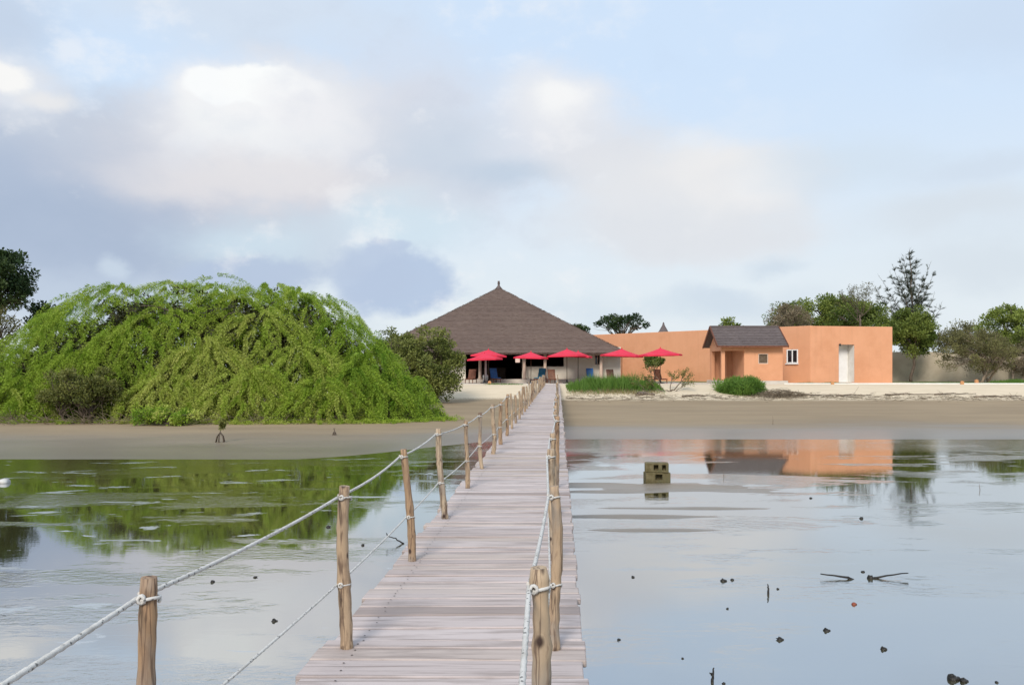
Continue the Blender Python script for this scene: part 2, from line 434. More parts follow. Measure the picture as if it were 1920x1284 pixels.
def cloud(c, px, py, rx, ry, colr, soft=.45, alpha=1.0, k=.9):
    u0 = math.atan2(px - 960, F) * F
    v0 = math.atan2(HZ - py, math.hypot(F, px - 960)) * F
    ma = nd(nt, 'ShaderNodeVectorMath', operation='MULTIPLY_ADD')
    nt.links.new(U, ma.inputs[0])
    ma.inputs[1].default_value = (1 / rx, 1 / ry, 0); ma.inputs[2].default_value = (-u0 / rx, -v0 / ry, 0)
    ln = nd(nt, 'ShaderNodeVectorMath', operation='LENGTH'); nt.links.new(ma.outputs[0], ln.inputs[0])
    d = math_(nt, 'MULTIPLY_ADD', fbm, k, ln.outputs['Value'])
    return mixc(nt, rng(nt, d, 1 + soft, 1 - soft, 0, alpha), c, srgb(*(min(255, v + q) for v, q in zip(colr, (-2, 0, 1) if colr[0] > 222 else (-5, -3, -3)))))
CL = [
 # px,  py,   rx,  ry,  colour,            soft, alpha
 (-30,  40,  120, 60, (196, 206, 224), .7, .6), (420, 5, 300, 60, (222, 226, 234), .8, .5),
 (1890, 40, 140, 60, (208, 221, 240), .8, .6),
 # big left bank: grey blue body
 (120, 312, 400, 128, (200, 208, 224), .4, .95), (60, 400, 420, 110, (180, 193, 216), .5, .9),
 (330, 450, 300, 60, (188, 200, 220), .6, .8),
 (60, 520, 300, 60, (192, 204, 224), .7, .75),
 (560, 330, 330, 120, (215, 216, 226), .5, .95),
 (760, 260, 170, 130, (222, 224, 234), .7, .8),
 (900, 300, 250, 60, (206, 217, 232), .7, .7),
 (500, 245, 190, 110, (228, 228, 234), .5, .95),
 (490, 235, 165, 100, (238, 238, 241), .45, .95), (430, 215, 90, 60, (244, 244, 245), .4, .9),
 (450, 175, 110, 48, (246, 245, 246), .4, .95), (405, 160, 50, 34, (252, 252, 252), .2, 1), (470, 152, 58, 36, (253, 253, 252), .2, 1), (520, 172, 50, 40, (247, 246, 247), .4, .95), (560, 215, 55, 40, (240, 239, 242), .4, .9),
 (30, 150, 90, 50, (230, 232, 238), .6, .8), (16, 131, 42, 24, (250, 248, 246), .35, 1), (105, 184, 46, 17, (238, 236, 236), .6, .8),
 (500, 352, 230, 40, (230, 226, 228), .6, .8),
 (150, 430, 260, 50, (174, 188, 212), .7, .7),
 # break of clear sky under it
 (480, 455, 130, 36, (214, 230, 242), .7, .8), (760, 430, 110, 60, (215, 232, 244), .6, .8),
 (198, 490, 22, 14, (222, 234, 245), .7, .55),
 # middle and right banks
 (1050, 240, 130, 90, (226, 228, 236), .6, .9), (1060, 200, 95, 58, (238, 238, 241), .6, .85), (1065, 194, 52, 34, (248, 247, 247), .5, .95),
 (990, 330, 110, 24, (196, 210, 228), .7, .7),
 (1150, 300, 120, 70, (228, 228, 232), .7, .8),
 (1290, 370, 215, 95, (231, 231, 234), .45, .9), (1345, 315, 110, 60, (239, 237, 237), .6, .9),
 (1420, 350, 60, 30, (242, 240, 240), .6, .8),
 (1250, 430, 210, 40, (226, 228, 233), .7, .8),
 (1570, 320, 130, 36, (216, 228, 241), .8, .6), (1790, 410, 120, 34, (220, 226, 234), .8, .7),
 (1860, 320, 120, 24, (214, 224, 238), .8, .6), (1870, 500, 120, 36, (219, 227, 236), .8, .7),
 (1350, 545, 58, 22, (206, 219, 236), .7, .6), (1400, 560, 130, 26, (217, 227, 238), .8, .7),
 (1130, 570, 180, 26, (217, 229, 240), .9, .6), (1440, 485, 40, 14, (208, 220, 234), .8, .6),
 # dark flat clouds low over the pavilion and bush
 (760, 548, 118, 46, (186, 202, 228), .28, .9), (690, 525, 80, 50, (190, 204, 228), .35, .85), (722, 478, 32, 18, (194, 207, 230), .3, .85),
 (470, 503, 110, 24, (188, 202, 226), .35, .85), (200, 560, 220, 40, (198, 210, 228), .7, .8),
]
tex = math_(nt, 'ADD', math_(nt, 'MULTIPLY', n3.outputs['Fac'], .5), math_(nt, 'MULTIPLY', n1.outputs['Fac'], .5))
for px, py, rx, ry, cc, s_, a_ in CL:
    skyc = cloud(skyc, px, py, rx, ry, cc, s_, a_)
el_hi = rng(nt, az, 600.0, -100.0, .12, 1.0)
skyc = mixc(nt, math_(nt, 'MULTIPLY', math_(nt, 'MULTIPLY', rng(nt, tex, .50, .34), .15), el_hi), skyc, srgb(186, 200, 222))
skyc = mixc(nt, math_(nt, 'MULTIPLY', math_(nt, 'MULTIPLY', rng(nt, tex, .52, .66), .45), el_hi), skyc, srgb(248, 247, 247))
out = mixc(nt, 1.0, skyc, (10, 10, 10), 'MULTIPLY')
nt.links.new(out, bg.inputs['Color']); bg.inputs['Strength'].default_value = .1

vs = sc.view_settings; vs.view_transform = 'Standard'; vs.look = 'None'; vs.gamma = 1; vs.exposure = 0
sc.cycles.use_denoising = True
sc.cycles.max_bounces = 6; sc.cycles.diffuse_bounces = 3; sc.cycles.glossy_bounces = 3
sc.cycles.transmission_bounces = 3; sc.cycles.transparent_max_bounces = 6
sc.cycles.caustics_reflective = False; sc.cycles.caustics_refractive = False
w.cycles.sampling_method = 'MANUAL'; w.cycles.sample_map_resolution = 512

# ------------------------------------------------------------------ ground and water
def sstep(t): t = max(0.0, min(1.0, t)); return t * t * (3 - 2 * t)
def shore(x):
    return 25.3 + 7.1 * sstep((x + 7) / 8.0)
BANKS = [(1.8, 19.75, 1.7, .5, .07), (3.7, 19.35, 1.7, .75, .08), (2.4, 18.7, 1.6, .3, .06), (4.9, 19.0, 1.6, .3, .06), (5.2, 18.6, 2.5, .30, .035), (2.2, 15.6, 1.9, .2, .062), (2.4, 14.3, 1.2, .17, .064), (3.4, 16.5, 1.8, .2, .058)]
def ground_z(x, y):
    d = y - shore(x)
    nz = mnoise.noise(Vector((x * .09, y * .16, 1.3))) * .6 + mnoise.noise(Vector((x * .35, y * .7, 4.1))) * .3
    if d < 0:
        z = max(-.35, .012 * d) + nz * .012 * min(1, -d / 3)
        z -= .03 * min(1, -d / 4)
        for cx, cy, rx, ry, h in BANKS:
            q = ((x - cx) / rx) ** 2 + ((y - cy) / ry) ** 2
            if q < 4: z = max(z, -.03 + h * math.exp(-q * .9) + nz * .008 + .02 * mnoise.noise(Vector((x * .9, y * 4.0, 7.7))))
    else:
        z = .011 * min(d, 30) + nz * (.012 * min(1, d) + .04 * min(1, d / 8))
        s0 = 57.0 if x > 2 else 59.5
        s0 += 1.0 * mnoise.noise(Vector((x * .12, 3.0, 0)))
        t = sstep((y - s0) / (67.3 - s0))
        z = z * (1 - t) + 1.425 * t
        if y > 67.3: z = 1.425 + .02 * nz * min(1, (y - 67.3) / 20)
    return z
def axis(a, b, step, far):
    v = list(np.arange(a, b + 1e-6, step)); s = step
    while v[-1] < far: s *= 1.35; v.append(v[-1] + s)
    s = step
    while v[0] > -far: s *= 1.35; v.insert(0, v[0] - s)
    return v
XS = axis(-34, 46, .5, 2500)
YS = list(np.arange(13, 21, .11)); YS = [y for y in axis(2, 70, .33, 2500) if not 12.9 < y < 21.05] + YS; YS.sort()
gv = [(x, y, ground_z(x, y)) for y in YS for x in XS]
nx = len(XS)
gf = [(j * nx + i, j * nx + i + 1, (j + 1) * nx + i + 1, (j + 1) * nx + i) for j in range(len(YS) - 1) for i in range(nx - 1)]
me = bpy.data.meshes.new('ground'); me.from_pydata(gv, [], gf)
me.polygons.foreach_set('use_smooth', np.ones(len(gf), dtype=bool))

def ground_mat():
    m, nt, p = newmat('shore_ground')
    g = nd(nt, 'ShaderNodeNewGeometry')
    s = nd(nt, 'ShaderNodeSeparateXYZ'); nt.links.new(g.outputs['Position'], s.inputs[0])
    X, Y, Z = s.outputs
    v = coords(nt, (1, 1, 1))
    vs_ = coords(nt, (.25, 1, 1))
    big = noise(nt, vs_, .35, 5, .6); mid = noise(nt, vs_, 2.0, 5, .65); fin = noise(nt, v, 14, 5, .65)
    mud = mixc(nt, rng(nt, big.outputs[0], .3, .7), (.275, .205, .128), (.34, .255, .16))
    mud = mixc(nt, math_(nt, 'MULTIPLY', rng(nt, mid.outputs[0], .45, .75), .45), mud, (.235, .175, .112))
    sand = mixc(nt, rng(nt, mid.outputs[0], .3, .7), (.62, .51, .36), (.70, .58, .42))
    sand = mixc(nt, math_(nt, 'MULTIPLY', rng(nt, fin.outputs[0], .5, .75), .4), sand, (.50, .40, .28))
    zz = math_(nt, 'ADD', Z, math_(nt, 'MULTIPLY', math_(nt, 'SUBTRACT', mid.outputs[0], .5), .22))
    f = rng(nt, zz, .40, .52)
    c = mixc(nt, f, mud, sand)
    # strand line of dead grass and litter
    band = math_(nt, 'MULTIPLY', rng(nt, zz, .30, .42), rng(nt, zz, .62, .48))
    c = mixc(nt, math_(nt, 'MULTIPLY', band, rng(nt, fin.outputs[0], .42, .6, 0, .75)), c, (.26, .20, .13))
    # grass behind the terrace
    gr = math_(nt, 'MULTIPLY', rng(nt, Y, 74, 77), rng(nt, big.outputs[0], .32, .5))
    c = mixc(nt, gr, c, mixc(nt, mid.outputs[0], (.06, .10, .02), (.16, .17, .06)))
    # wet mud is darker and shinier close to the water
    wet = rng(nt, math_(nt, 'ADD', Z, math_(nt, 'MULTIPLY', math_(nt, 'SUBTRACT', big.outputs[0], .5), .06)), .13, .0)
    c = mixc(nt, math_(nt, 'MULTIPLY', wet, .6), c, (.13, .115, .10))
    nt.links.new(c, p.inputs['Base Color'])
    nt.links.new(rng(nt, wet, 0, 1, .9, .28), p.inputs['Roughness'])
    nt.links.new(rng(nt, wet, 0, 1, .2, .6), p.inputs['Specular IOR Level'])
    h = math_(nt, 'ADD', math_(nt, 'MULTIPLY', mid.outputs[0], 1.0), math_(nt, 'MULTIPLY', fin.outputs[0], .35))
    nt.links.new(bump(nt, h, .35, .05), p.inputs['Normal'])
    return m
go = link_mesh('ground', me, ground_mat()); tag(go, kind='structure')

def water_mat():
    m, nt, p = newmat('lagoon_water')
    g = nd(nt, 'ShaderNodeNewGeometry'); s = nd(nt, 'ShaderNodeSeparateXYZ'); nt.links.new(g.outputs['Position'], s.inputs[0])
    X, Y, Z = s.outputs
    v1 = coords(nt, (.16, .55, 1)); v2 = coords(nt, (.8, 1.6, 1)); v3 = coords(nt, (2.2, 4.5, 1))
    a = noise(nt, v1, 1.0, 5, .62, .6); b = noise(nt, v2, 1.0, 5, .6, .4)
    # wind-ruffled patches: a broad field, plus a ruffled strip along the shore
    ru = rng(nt, math_(nt, 'ADD', a.outputs[0], math_(nt, 'MULTIPLY', math_(nt, 'SUBTRACT', b.outputs[0], .5), .35)), .50, .60)
    near = math_(nt, 'MAXIMUM', rng(nt, Y, 26.0, 29.5), rng(nt, math_(nt, 'SUBTRACT', Y, math_(nt, 'MULTIPLY', X, .4)), 25.2, 27.2))
    ru = math_(nt, 'MAXIMUM', math_(nt, 'MULTIPLY', ru, .2), math_(nt, 'MULTIPLY', near, .13))
    st = math_(nt, 'ADD', ru, .012)
    rip = noise(nt, v3, 2.2, 4, .6, .3)
    nt.links.new(bump(nt, rip.outputs[0], st, .035), p.inputs['Normal'])
    # floating scum films
    sc_ = noise(nt, coords(nt, (.55, 1.5, 1), loc=(3, 1, 0)), 1.0, 6, .62, .8)
    scum = math_(nt, 'MULTIPLY', rng(nt, sc_.outputs[0], .615, .64), rng(nt, math_(nt, 'ADD', X, math_(nt, 'MULTIPLY', a.outputs[0], 6)), 3.2, 1.2))
    body = mixc(nt, rng(nt, a.outputs[0], .3, .7), (.055, .05, .018), (.085, .075, .03))
    c = mixc(nt, math_(nt, 'MULTIPLY', scum, .7), body, (.40, .40, .38))
    nt.links.new(c, p.inputs['Base Color'])
    nt.links.new(math_(nt, 'ADD', math_(nt, 'MULTIPLY', scum, .22), math_(nt, 'MULTIPLY_ADD', ru, .08, .025)), p.inputs['Roughness'])
    p.inputs['Specular IOR Level'].default_value = 0.0
    gl = nd(nt, 'ShaderNodeBsdfGlossy'); gl.inputs['Color'].default_value = (.97, .98, 1, 1)
    for o_ in (p.inputs['Normal'], p.inputs['Roughness']):
        l_ = o_.links[0].from_socket; nt.links.new(l_, gl.inputs[o_.name])
    fn = nd(nt, 'ShaderNodeFresnel'); fn.inputs['IOR'].default_value = 1.33
    mx = nd(nt, 'ShaderNodeMixShader'); nt.links.new(math_(nt, 'MULTIPLY_ADD', fn.outputs[0], .42, .54, clamp=True), mx.inputs[0])
    nt.links.new(p.outputs[0], mx.inputs[1]); nt.links.new(gl.outputs[0], mx.inputs[2])
    nt.links.new(mx.outputs[0], nt.nodes['Material Output'].inputs[0])
    return m
wm = bpy.data.meshes.new('water')
wm.from_pydata([(-2500, -2500, 0), (2500, -2500, 0), (2500, 45, 0), (-2500, 45, 0)], [], [(0, 1, 2, 3)])
tag(link_mesh('water', wm, water_mat()), kind='structure')

# ------------------------------------------------------------------ boardwalk
def dx(y): return -1.085 + .0545 * y          # left edge of the deck
DW = 1.2; DZ = 1.45
bw = empty('boardwalk', (dx(0) + DW / 2, 0, 0), 'long weathered plank boardwalk on posts with rope railings over the lagoon', 'boardwalk')
mb = MB(); y = -3.0; END = 66.6
while y < END:
    wd = random.choice([.12, .135, .15, .16, .19, .21]) * random.uniform(.95, 1.05)
    if y + wd > END: wd = END - y
    gap = random.uniform(.006, .018)
    l = -random.uniform(-.012, .03) - (.02 if random.random() < .1 else 0); r = random.uniform(-.01, .015) + (.018 if random.random() < .1 else 0)
    sk = random.uniform(-.006, .006); zt = DZ + random.uniform(-.005, .004); th = .038
    y0, y1 = y, y + wd - gap
    xl0, xl1, xr0, xr1 = dx(y0) + l, dx(y1) + l, dx(y0) + DW + r, dx(y1) + DW + r
    tl = random.uniform(-.004, .004)
    vs8 = [(xl0, y0 + sk, zt - th), (xr0, y0 - sk, zt - th), (xl1, y1 + sk, zt - th), (xr1, y1 - sk, zt - th),
           (xl0, y0 + sk, zt + tl), (xr0, y0 - sk, zt - tl), (xl1, y1 + sk, zt + tl), (xr1, y1 - sk, zt - tl)]
    mb.add(vs8, [(0, 2, 3, 1), (4, 5, 7, 6), (0, 1, 5, 4), (2, 6, 7, 3), (0, 4, 6, 2), (1, 3, 7, 5)], random.random())
    if -1 < y < 11:          # pairs of nail heads over the beams
        for off in (.16, DW - .16):
            for t in (.28, .72):
                cx_ = dx(y) + off + random.uniform(-.012, .012); cy_ = y + wd * t
                mb.add([(cx_ + .0055 * math.cos(q * math.pi / 3), cy_ + .0055 * math.sin(q * math.pi / 3), zt + .0055) for q in range(6)], [(0, 1, 2, 3, 4, 5)], -1.0)
    y += wd
mb.build('deck', M['plank'], bw, bevel=.005)
for off in (.16, DW - .16):
    mb = MB(); mb.bar((dx(-3) + off, -3, DZ - .125), (dx(END) + off, END, DZ - .125), .07, .15, .3); mb.build('beam', M['plank'], bw)
kk = 0
yy = 1.0
while yy < END:
    for off in (.2, DW - .2):
        gz = ground_z(dx(yy) + off, yy) - .3
        if DZ - .20 - gz > .2:
            mb = MB(); mb.tube([(dx(yy) + off, yy, gz), (dx(yy) + off, yy, DZ - .2)], .06, 8, .3); mb.build('pile', M['post'], bw)
    yy += 5.1
PY = []
SP = 1.755
for i in range(37): PY.append(.41 + SP * i)
def post_pts(x, y, h, bend, lean):
    pts = []; n = 9
    for k in range(n):
        t = k / (n - 1)
        pts.append((x + lean[0] * t + bend[0] * math.sin(t * math.pi) + bend[2] * math.sin(2 * t * math.pi), y + lean[1] * t + bend[1] * math.sin(t * math.pi), DZ - .02 + h * t))
    return pts
tops = {-1: [], 1: []}
HAND = {(-1, 1): (-.005, .0), (-1, 2): (-.008, .5), (-1, 3): (-.058, .1), (-1, 4): (-.058, .9), (-1, 5): (-.02, .45), (1, 1): (-.03, .7), (1, 2): (0, .5)}
for sd_ in (-1, 1):
    for i, y in enumerate(PY):
        x = (dx(y) + .105 if sd_ < 0 else dx(y) + DW - .135) + (-.06 if (sd_, i) == (-1, 1) else 0)
        h = .545 * 1.0 + .225 + random.uniform(-.035, .035)
        if i > 6: h += random.uniform(-.09, .08)
        ln = HAND.get((sd_, i), (random.uniform(-.035, .02), random.random()))
        tint = ln[1] if (sd_, i) in HAND else random.random() ** .7
        if i <= 3: h = .772
        if i == 1: h = .785 if sd_ < 0 else .81
        y_ = y + (random.uniform(-.16, .16) if i > 3 else 0)
        b = (random.uniform(-.02, .02), random.uniform(-.01, .01), random.uniform(-.014, .014))
        pts = post_pts(x, y_, h, b, (ln[0], random.uniform(-.02, .02)))
        r0 = random.uniform(.0225, .0275) if i <= 6 else random.uniform(.021, .034)
        rad = [r0 * (1.08 - .16 * k / 8 + random.uniform(-.05, .05)) for k in range(9)]
        mb = MB(); nn = 14 if i < 9 else 8
        # finer rings for a knobbly outline
        P2, R2 = [], []
        for k in range(8):
            for q in range(3):
                t = q / 3
                P2.append(Vector(pts[k]).lerp(Vector(pts[k + 1]), t)); R2.append(rad[k] * (1 - t) + rad[k + 1] * t + random.uniform(-.0016, .0022) + (.004 if random.random() < .1 else 0))
        P2.append(Vector(pts[8])); R2.append(rad[8] * .97)
        mb.tube(P2, R2, nn, tint)
        po = mb.build('post', M['post'], bw)
        up = Vector(pts[8]) - Vector((0, 0, .05)); lo = Vector(pts[3]).lerp(Vector(pts[4]), .3)
        tops[sd_].append((up, lo, r0))
        if i < 10:
            for c_ in ((up, lo) if sd_ < 0 or i < 3 else (up,)):
                kn = MB(); rr = r0 + .003; ring = []
                for q in range(31):
                    a = q / 20 * 2 * math.pi
                    ring.append(c_ + Vector((math.cos(a) * rr, math.sin(a) * rr, -.012 + .022 * q / 40 + .004 * math.sin(a * 1.5))))
                kn.tube(ring, .0046, 7, .6)
                fx = Vector((-.3 if sd_ < 0 else -.5, -1, 0)).normalized() * (rr + .002)
                ring = [c_ + fx + Vector((math.sin(q * .8) * .009, math.cos(q * 1.7) * .005, math.cos(q * .8) * .010)) for q in range(18)]
                kn.tube(ring, .0046, 7, .6)
                kn.build('knot', M['rope'], po)
def rope(sd_, which, name):
    mb = MB(); pts = []
    T = tops[sd_]
    seq = [(t[which] + Vector((t[2] * -sd_ * -1.0 if sd_ < 0 else -t[2] * 1.0, 0, 0))) for t in T]
    first = seq[0] + (seq[0] - seq[1]); seq = [first] + seq
    for i in range(len(seq) - 1):
        p, q = seq[i], seq[i + 1]
        L = (q - p).length
        near = p.y < 7
        n = max(2, int(L / (.012 if near else .25)))
        sag = random.uniform(.008, .022) if which == 0 else random.uniform(.004, .015)
        for k in range(n):
            t = k / n
            v = p.lerp(q, t); v.z -= sag * 4 * t * (1 - t)
            pts.append(v)
    pts.append(seq[-1])
    mb.tube(pts, .0064 if which == 0 else .005, 10, .6, lobes=.16, twist=55)
    mb.build(name, M['rope'], bw)
for sd_ in (-1, 1):
    rope(sd_, 0, 'rope'); rope(sd_, 1, 'rope')
# ------------------------------------------------------------------ walls with openings
def wall(mb, p0, p1, z0, z1, th, holes=(), tint=.5):
    """wall from p0 to p1 (its outer face on the right hand side when walking p0->p1), holes = (s0, s1, za, zb) along it"""
    p0 = Vector((p0[0], p0[1], 0)); p1 = Vector((p1[0], p1[1], 0))
    d = p1 - p0; L = d.length; d.normalize()
    nrm = Vector((d.y, -d.x, 0))                       # outward
    S = sorted({0.0, L, *[h[0] for h in holes], *[h[1] for h in holes]})
    S = [max(0, min(L, s)) for s in S]
    Zs = sorted({z0, z1, *[h[2] for h in holes], *[h[3] for h in holes]})
    def solid(i, j):
        if not (0 <= i < len(S) - 1 and 0 <= j < len(Zs) - 1): return False
        cs = (S[i] + S[i + 1]) / 2; cz = (Zs[j] + Zs[j + 1]) / 2
        return not any(h[0] < cs < h[1] and h[2] < cz < h[3] for h in holes)
    nS, nZ = len(S), len(Zs)
    vs = []
    for side in (0, 1):
        for j in range(nZ):
            for i in range(nS):
                v = p0 + d * S[i] - nrm * th * side; v.z = Zs[j]; vs.append(v)
    ix = lambda side, i, j: side * nS * nZ + j * nS + i
    fs = []
    for i in range(nS - 1):
        for j in range(nZ - 1):
            if not solid(i, j): continue
            fs.append((ix(0, i, j), ix(0, i + 1, j), ix(0, i + 1, j + 1), ix(0, i, j + 1)))
            fs.append((ix(1, i, j), ix(1, i, j + 1), ix(1, i + 1, j + 1), ix(1, i + 1, j)))
            if not solid(i - 1, j): fs.append((ix(0, i, j), ix(0, i, j + 1), ix(1, i, j + 1), ix(1, i, j)))
            if not solid(i + 1, j): fs.append((ix(0, i + 1, j), ix(1, i + 1, j), ix(1, i + 1, j + 1), ix(0, i + 1, j + 1)))
            if not solid(i, j - 1): fs.append((ix(0, i, j), ix(1, i, j), ix(1, i + 1, j), ix(0, i + 1, j)))
            if not solid(i, j + 1): fs.append((ix(0, i, j + 1), ix(0, i + 1, j + 1), ix(1, i + 1, j + 1), ix(1, i, j + 1)))
    mb.add(vs, fs, tint)
    return d, nrm

def roof_slope(mb, e0, e1, r0, r1, rows, lip=.03, cols=60, jit=.03):
    """shingled slope: eave edge e0->e1, ridge edge r0->r1, built as overlapping courses with ragged lips"""
    e0, e1, r0, r1 = map(Vector, (e0, e1, r0, r1))
    nrm = (e1 - e0).cross(r0 - e0).normalized()
    if nrm.z < 0: nrm = -nrm
    for k in range(rows):
        t0, t1 = k / rows, (k + 1) / rows
        a0, a1 = e0.lerp(r0, t0), e1.lerp(r1, t0); b0, b1 = e0.lerp(r0, t1), e1.lerp(r1, t1)
        n = max(2, int(cols * (a1 - a0).length / (e1 - e0).length))
        vs, fs = [], []
        rt = random.random()
        for i in range(n + 1):
            s = i / n
            lo = a0.lerp(a1, s); hi = b0.lerp(b1, s)
            edge = 0 < i < n
            dn = (lo - hi).normalized() * (random.uniform(0, jit) if edge else 0)
            q = lo + dn + nrm * (lip + (random.uniform(-.3, .6) * lip if edge else 0))
            vs += [lo + dn, q, hi + nrm * .004]
        for i in range(n):
            fs += [(3 * i, 3 * i + 3, 3 * i + 4, 3 * i + 1), (3 * i + 1, 3 * i + 4, 3 * i + 5, 3 * i + 2)]
        b = len(mb.v); mb.add(vs, fs, 0)
        for i in range(n + 1):
            tt = min(1, max(0, rt * .5 + random.random() * .5))
            for q in range(3): mb.c[b + 3 * i + q] = tt

FL = 1.45                                        # terrace level
# ------------------------------------------------------------------ terrace
mb = MB()
mb.add([(-30, 67.6, FL), (36.5, 67.6, FL), (36.5, 71.2, FL), (-30, 71.2, FL), (-30, 67.6, FL - .16), (36.5, 67.6, FL - .16), (36.5, 71.2, FL - .16), (-30, 71.2, FL - .16)],
       [(0, 1, 2, 3), (4, 7, 6, 5), (0, 4, 5, 1), (1, 5, 6, 2), (2, 6, 7, 3), (3, 7, 4, 0)])
tag(mb.build('terrace', M['concrete'], None, bevel=.02), kind='structure')
mb = MB(); mb.box2((-13, 71.21, 1.2), (14.5, 76, FL - .004)); tag(mb.build('courtyard', M['concrete']), kind='structure')

# ------------------------------------------------------------------ pavilion with the great thatched roof
EY, EZ = 72.2, 4.0
HW = 11.2; CX = -1.31; CY = EY + HW; AZ = 10.62
pv = empty('pavilion', (CX, CY, FL), 'open pavilion with huge brown pyramid roof and cream walls at the boardwalk end', 'pavilion')
mb = MB()
c4 = [(CX - HW, EY, EZ), (CX + HW, EY, EZ), (CX + HW, EY + 2 * HW, EZ), (CX - HW, EY + 2 * HW, EZ)]
apx = (CX, CY, AZ)
# slightly sagging slopes: two pitches
mid = []
for c in c4:
    m_ = Vector(c).lerp(Vector(apx), .5); m_.z -= .07; mid.append(m_)
for i in range(4):
    j = (i + 1) % 4
    roof_slope(mb, c4[i], c4[j], mid[i], mid[j], 26, cols=110)
    roof_slope(mb, mid[i], mid[j], apx, apx, 26, cols=60)
rf = mb.build('roof', M['thatch'], pv)
mb = MB()
for i in range(4):
    j = (i + 1) % 4
    a, b = Vector(c4[i]), Vector(c4[j]); inn = (Vector((CX, CY, EZ)) - (a + b) / 2).normalized() * .06
    d = (b - a).normalized() * .07
    mb.bar(a + inn + d - Vector((0, 0, .07)), b + inn - d - Vector((0, 0, .07)), .05, .14, .3)
    # soffit below the thatch
mb.build('eave_board', M['darkwood'], rf)
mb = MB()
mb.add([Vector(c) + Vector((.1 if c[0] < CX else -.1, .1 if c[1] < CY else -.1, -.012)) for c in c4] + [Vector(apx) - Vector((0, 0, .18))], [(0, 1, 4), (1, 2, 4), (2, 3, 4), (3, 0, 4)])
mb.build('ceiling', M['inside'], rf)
fp, fa = [], []
for i in range(4):
    a, b, m0, m1 = Vector(c4[i]), Vector(c4[(i + 1) % 4]), mid[i], mid[(i + 1) % 4]
    dn = ((a + b) / 2 - (m0 + m1) / 2).normalized()
    for k in range(1500):
        s = random.random(); p = a.lerp(b, s) - dn * random.uniform(.0, .22) + Vector((0, 0, random.uniform(-.03, .035)))
        fp.append(tuple(p)); fa.append(tuple((dn + Vector((random.uniform(-.3, .3), random.uniform(-.3, .3), random.uniform(-.5, .1)))).normalized()))
    for u, v in ((a, m0), (m0, Vector(apx))):
        hd = (u - v).normalized()
        for k in range(420):
            p = u.lerp(v, random.random()) + Vector((0, 0, random.uniform(.0, .05)))
            fp.append(tuple(p)); fa.append(tuple((hd + Vector((random.uniform(-.6, .6), random.uniform(-.6, .6), random.uniform(-.1, .35)))).normalized()))
fp, fa = np.array(fp), np.array(fa)
leaves('thatch_fringe', M['thatch'], rf, fp, fa, RS.uniform(.12, .3, len(fp)), .03, RS.uniform(0, 1, len(fp)))
mb = MB(); mb.lathe(apx, [(.34, -.2), (.26, .02), (.14, .16), (.09, .3), (.13, .36), (.10, .62), (.11, .66)], 12)
mb.build('finial', M['slate'], rf)
PF = 1.75
mb = MB(); mb.box2((-12.1, 72.9, FL - .3), (9.75, 94.2, PF)); mb.build('floor', M['concrete'], pv, bevel=.02)
FY = 74.2
X = lambda px: PX(px, FY)
mb = MB()
x0 = -11.9; xe = 9.55
hl = lambda a, b, za, zb: (X(a) - x0, X(b) - x0, za, zb)
lowz = PZ(687, FY); winz = (PZ(684, FY), PZ(665, FY))
wall(mb, (x0, FY), (xe, FY), PF, 4.55, .22, [hl(873, 979, PF, 4.05), hl(986, 1020, lowz, 3.98), hl(1025, 1057, lowz, 3.98), hl(1115, 1126, *winz)])
wall(mb, (xe, FY + .001), (xe, 93.9), PF, 4.55, .22)
wall(mb, (xe - .23, 93.9), (x0 + .23, 93.9), PF, 4.55, .22)
wall(mb, (x0, 93.9), (x0, FY + .001), PF, 4.55, .22)
mb.build('wall', M['cream'], pv)
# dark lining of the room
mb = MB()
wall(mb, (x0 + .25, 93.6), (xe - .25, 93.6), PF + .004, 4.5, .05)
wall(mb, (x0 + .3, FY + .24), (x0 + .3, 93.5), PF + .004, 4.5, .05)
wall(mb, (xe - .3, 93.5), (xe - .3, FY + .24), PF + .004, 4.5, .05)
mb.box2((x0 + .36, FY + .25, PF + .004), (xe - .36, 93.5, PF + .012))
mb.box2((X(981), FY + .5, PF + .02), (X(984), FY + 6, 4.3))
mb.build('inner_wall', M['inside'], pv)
wf = MB()
za, zb = winz; a, b = X(1115), X(1126)
for q in ((a, FY - .01, za, a + .05, zb), (b - .05, FY - .01, za, b, zb), ((a + b) / 2 - .02, FY - .01, za, (a + b) / 2 + .02, zb)):
    wf.box2((q[0], q[1], q[2]), (q[3], FY + .09, q[4]))
wf.box2((a + .05, FY - .01, za), (b - .05, FY + .088, za + .05)); wf.box2((a + .05, FY - .01, zb - .05), (b - .05, FY + .088, zb))
win = wf.build('window', M['pillar'], pv)
mb = MB(); mb.box2((a + .04, FY + .10, za + .03), (b - .04, FY + .115, zb - .03)); mb.build('pane', M['glass'], win)
for px in (900, 983, 1022, 1127):
    mb = MB(); x = PX(px, 73.3)
    mb.lathe((x, 73.3, PF), [(.17, 0), (.17, .12), (.135, .16), (.13, 2.1), (.15, 2.2), (.15, 2.28)], 14)
    mb.build('column', M['pillar'], pv)
mb = MB(); x = PX(910.5, 72.5)
mb.lathe((x, 72.5, FL), [(.25, 0), (.24, .62), (.22, .66), (.10, .70), (.10, 2.55)], 14); mb.build('column', M['whitewash'], pv)
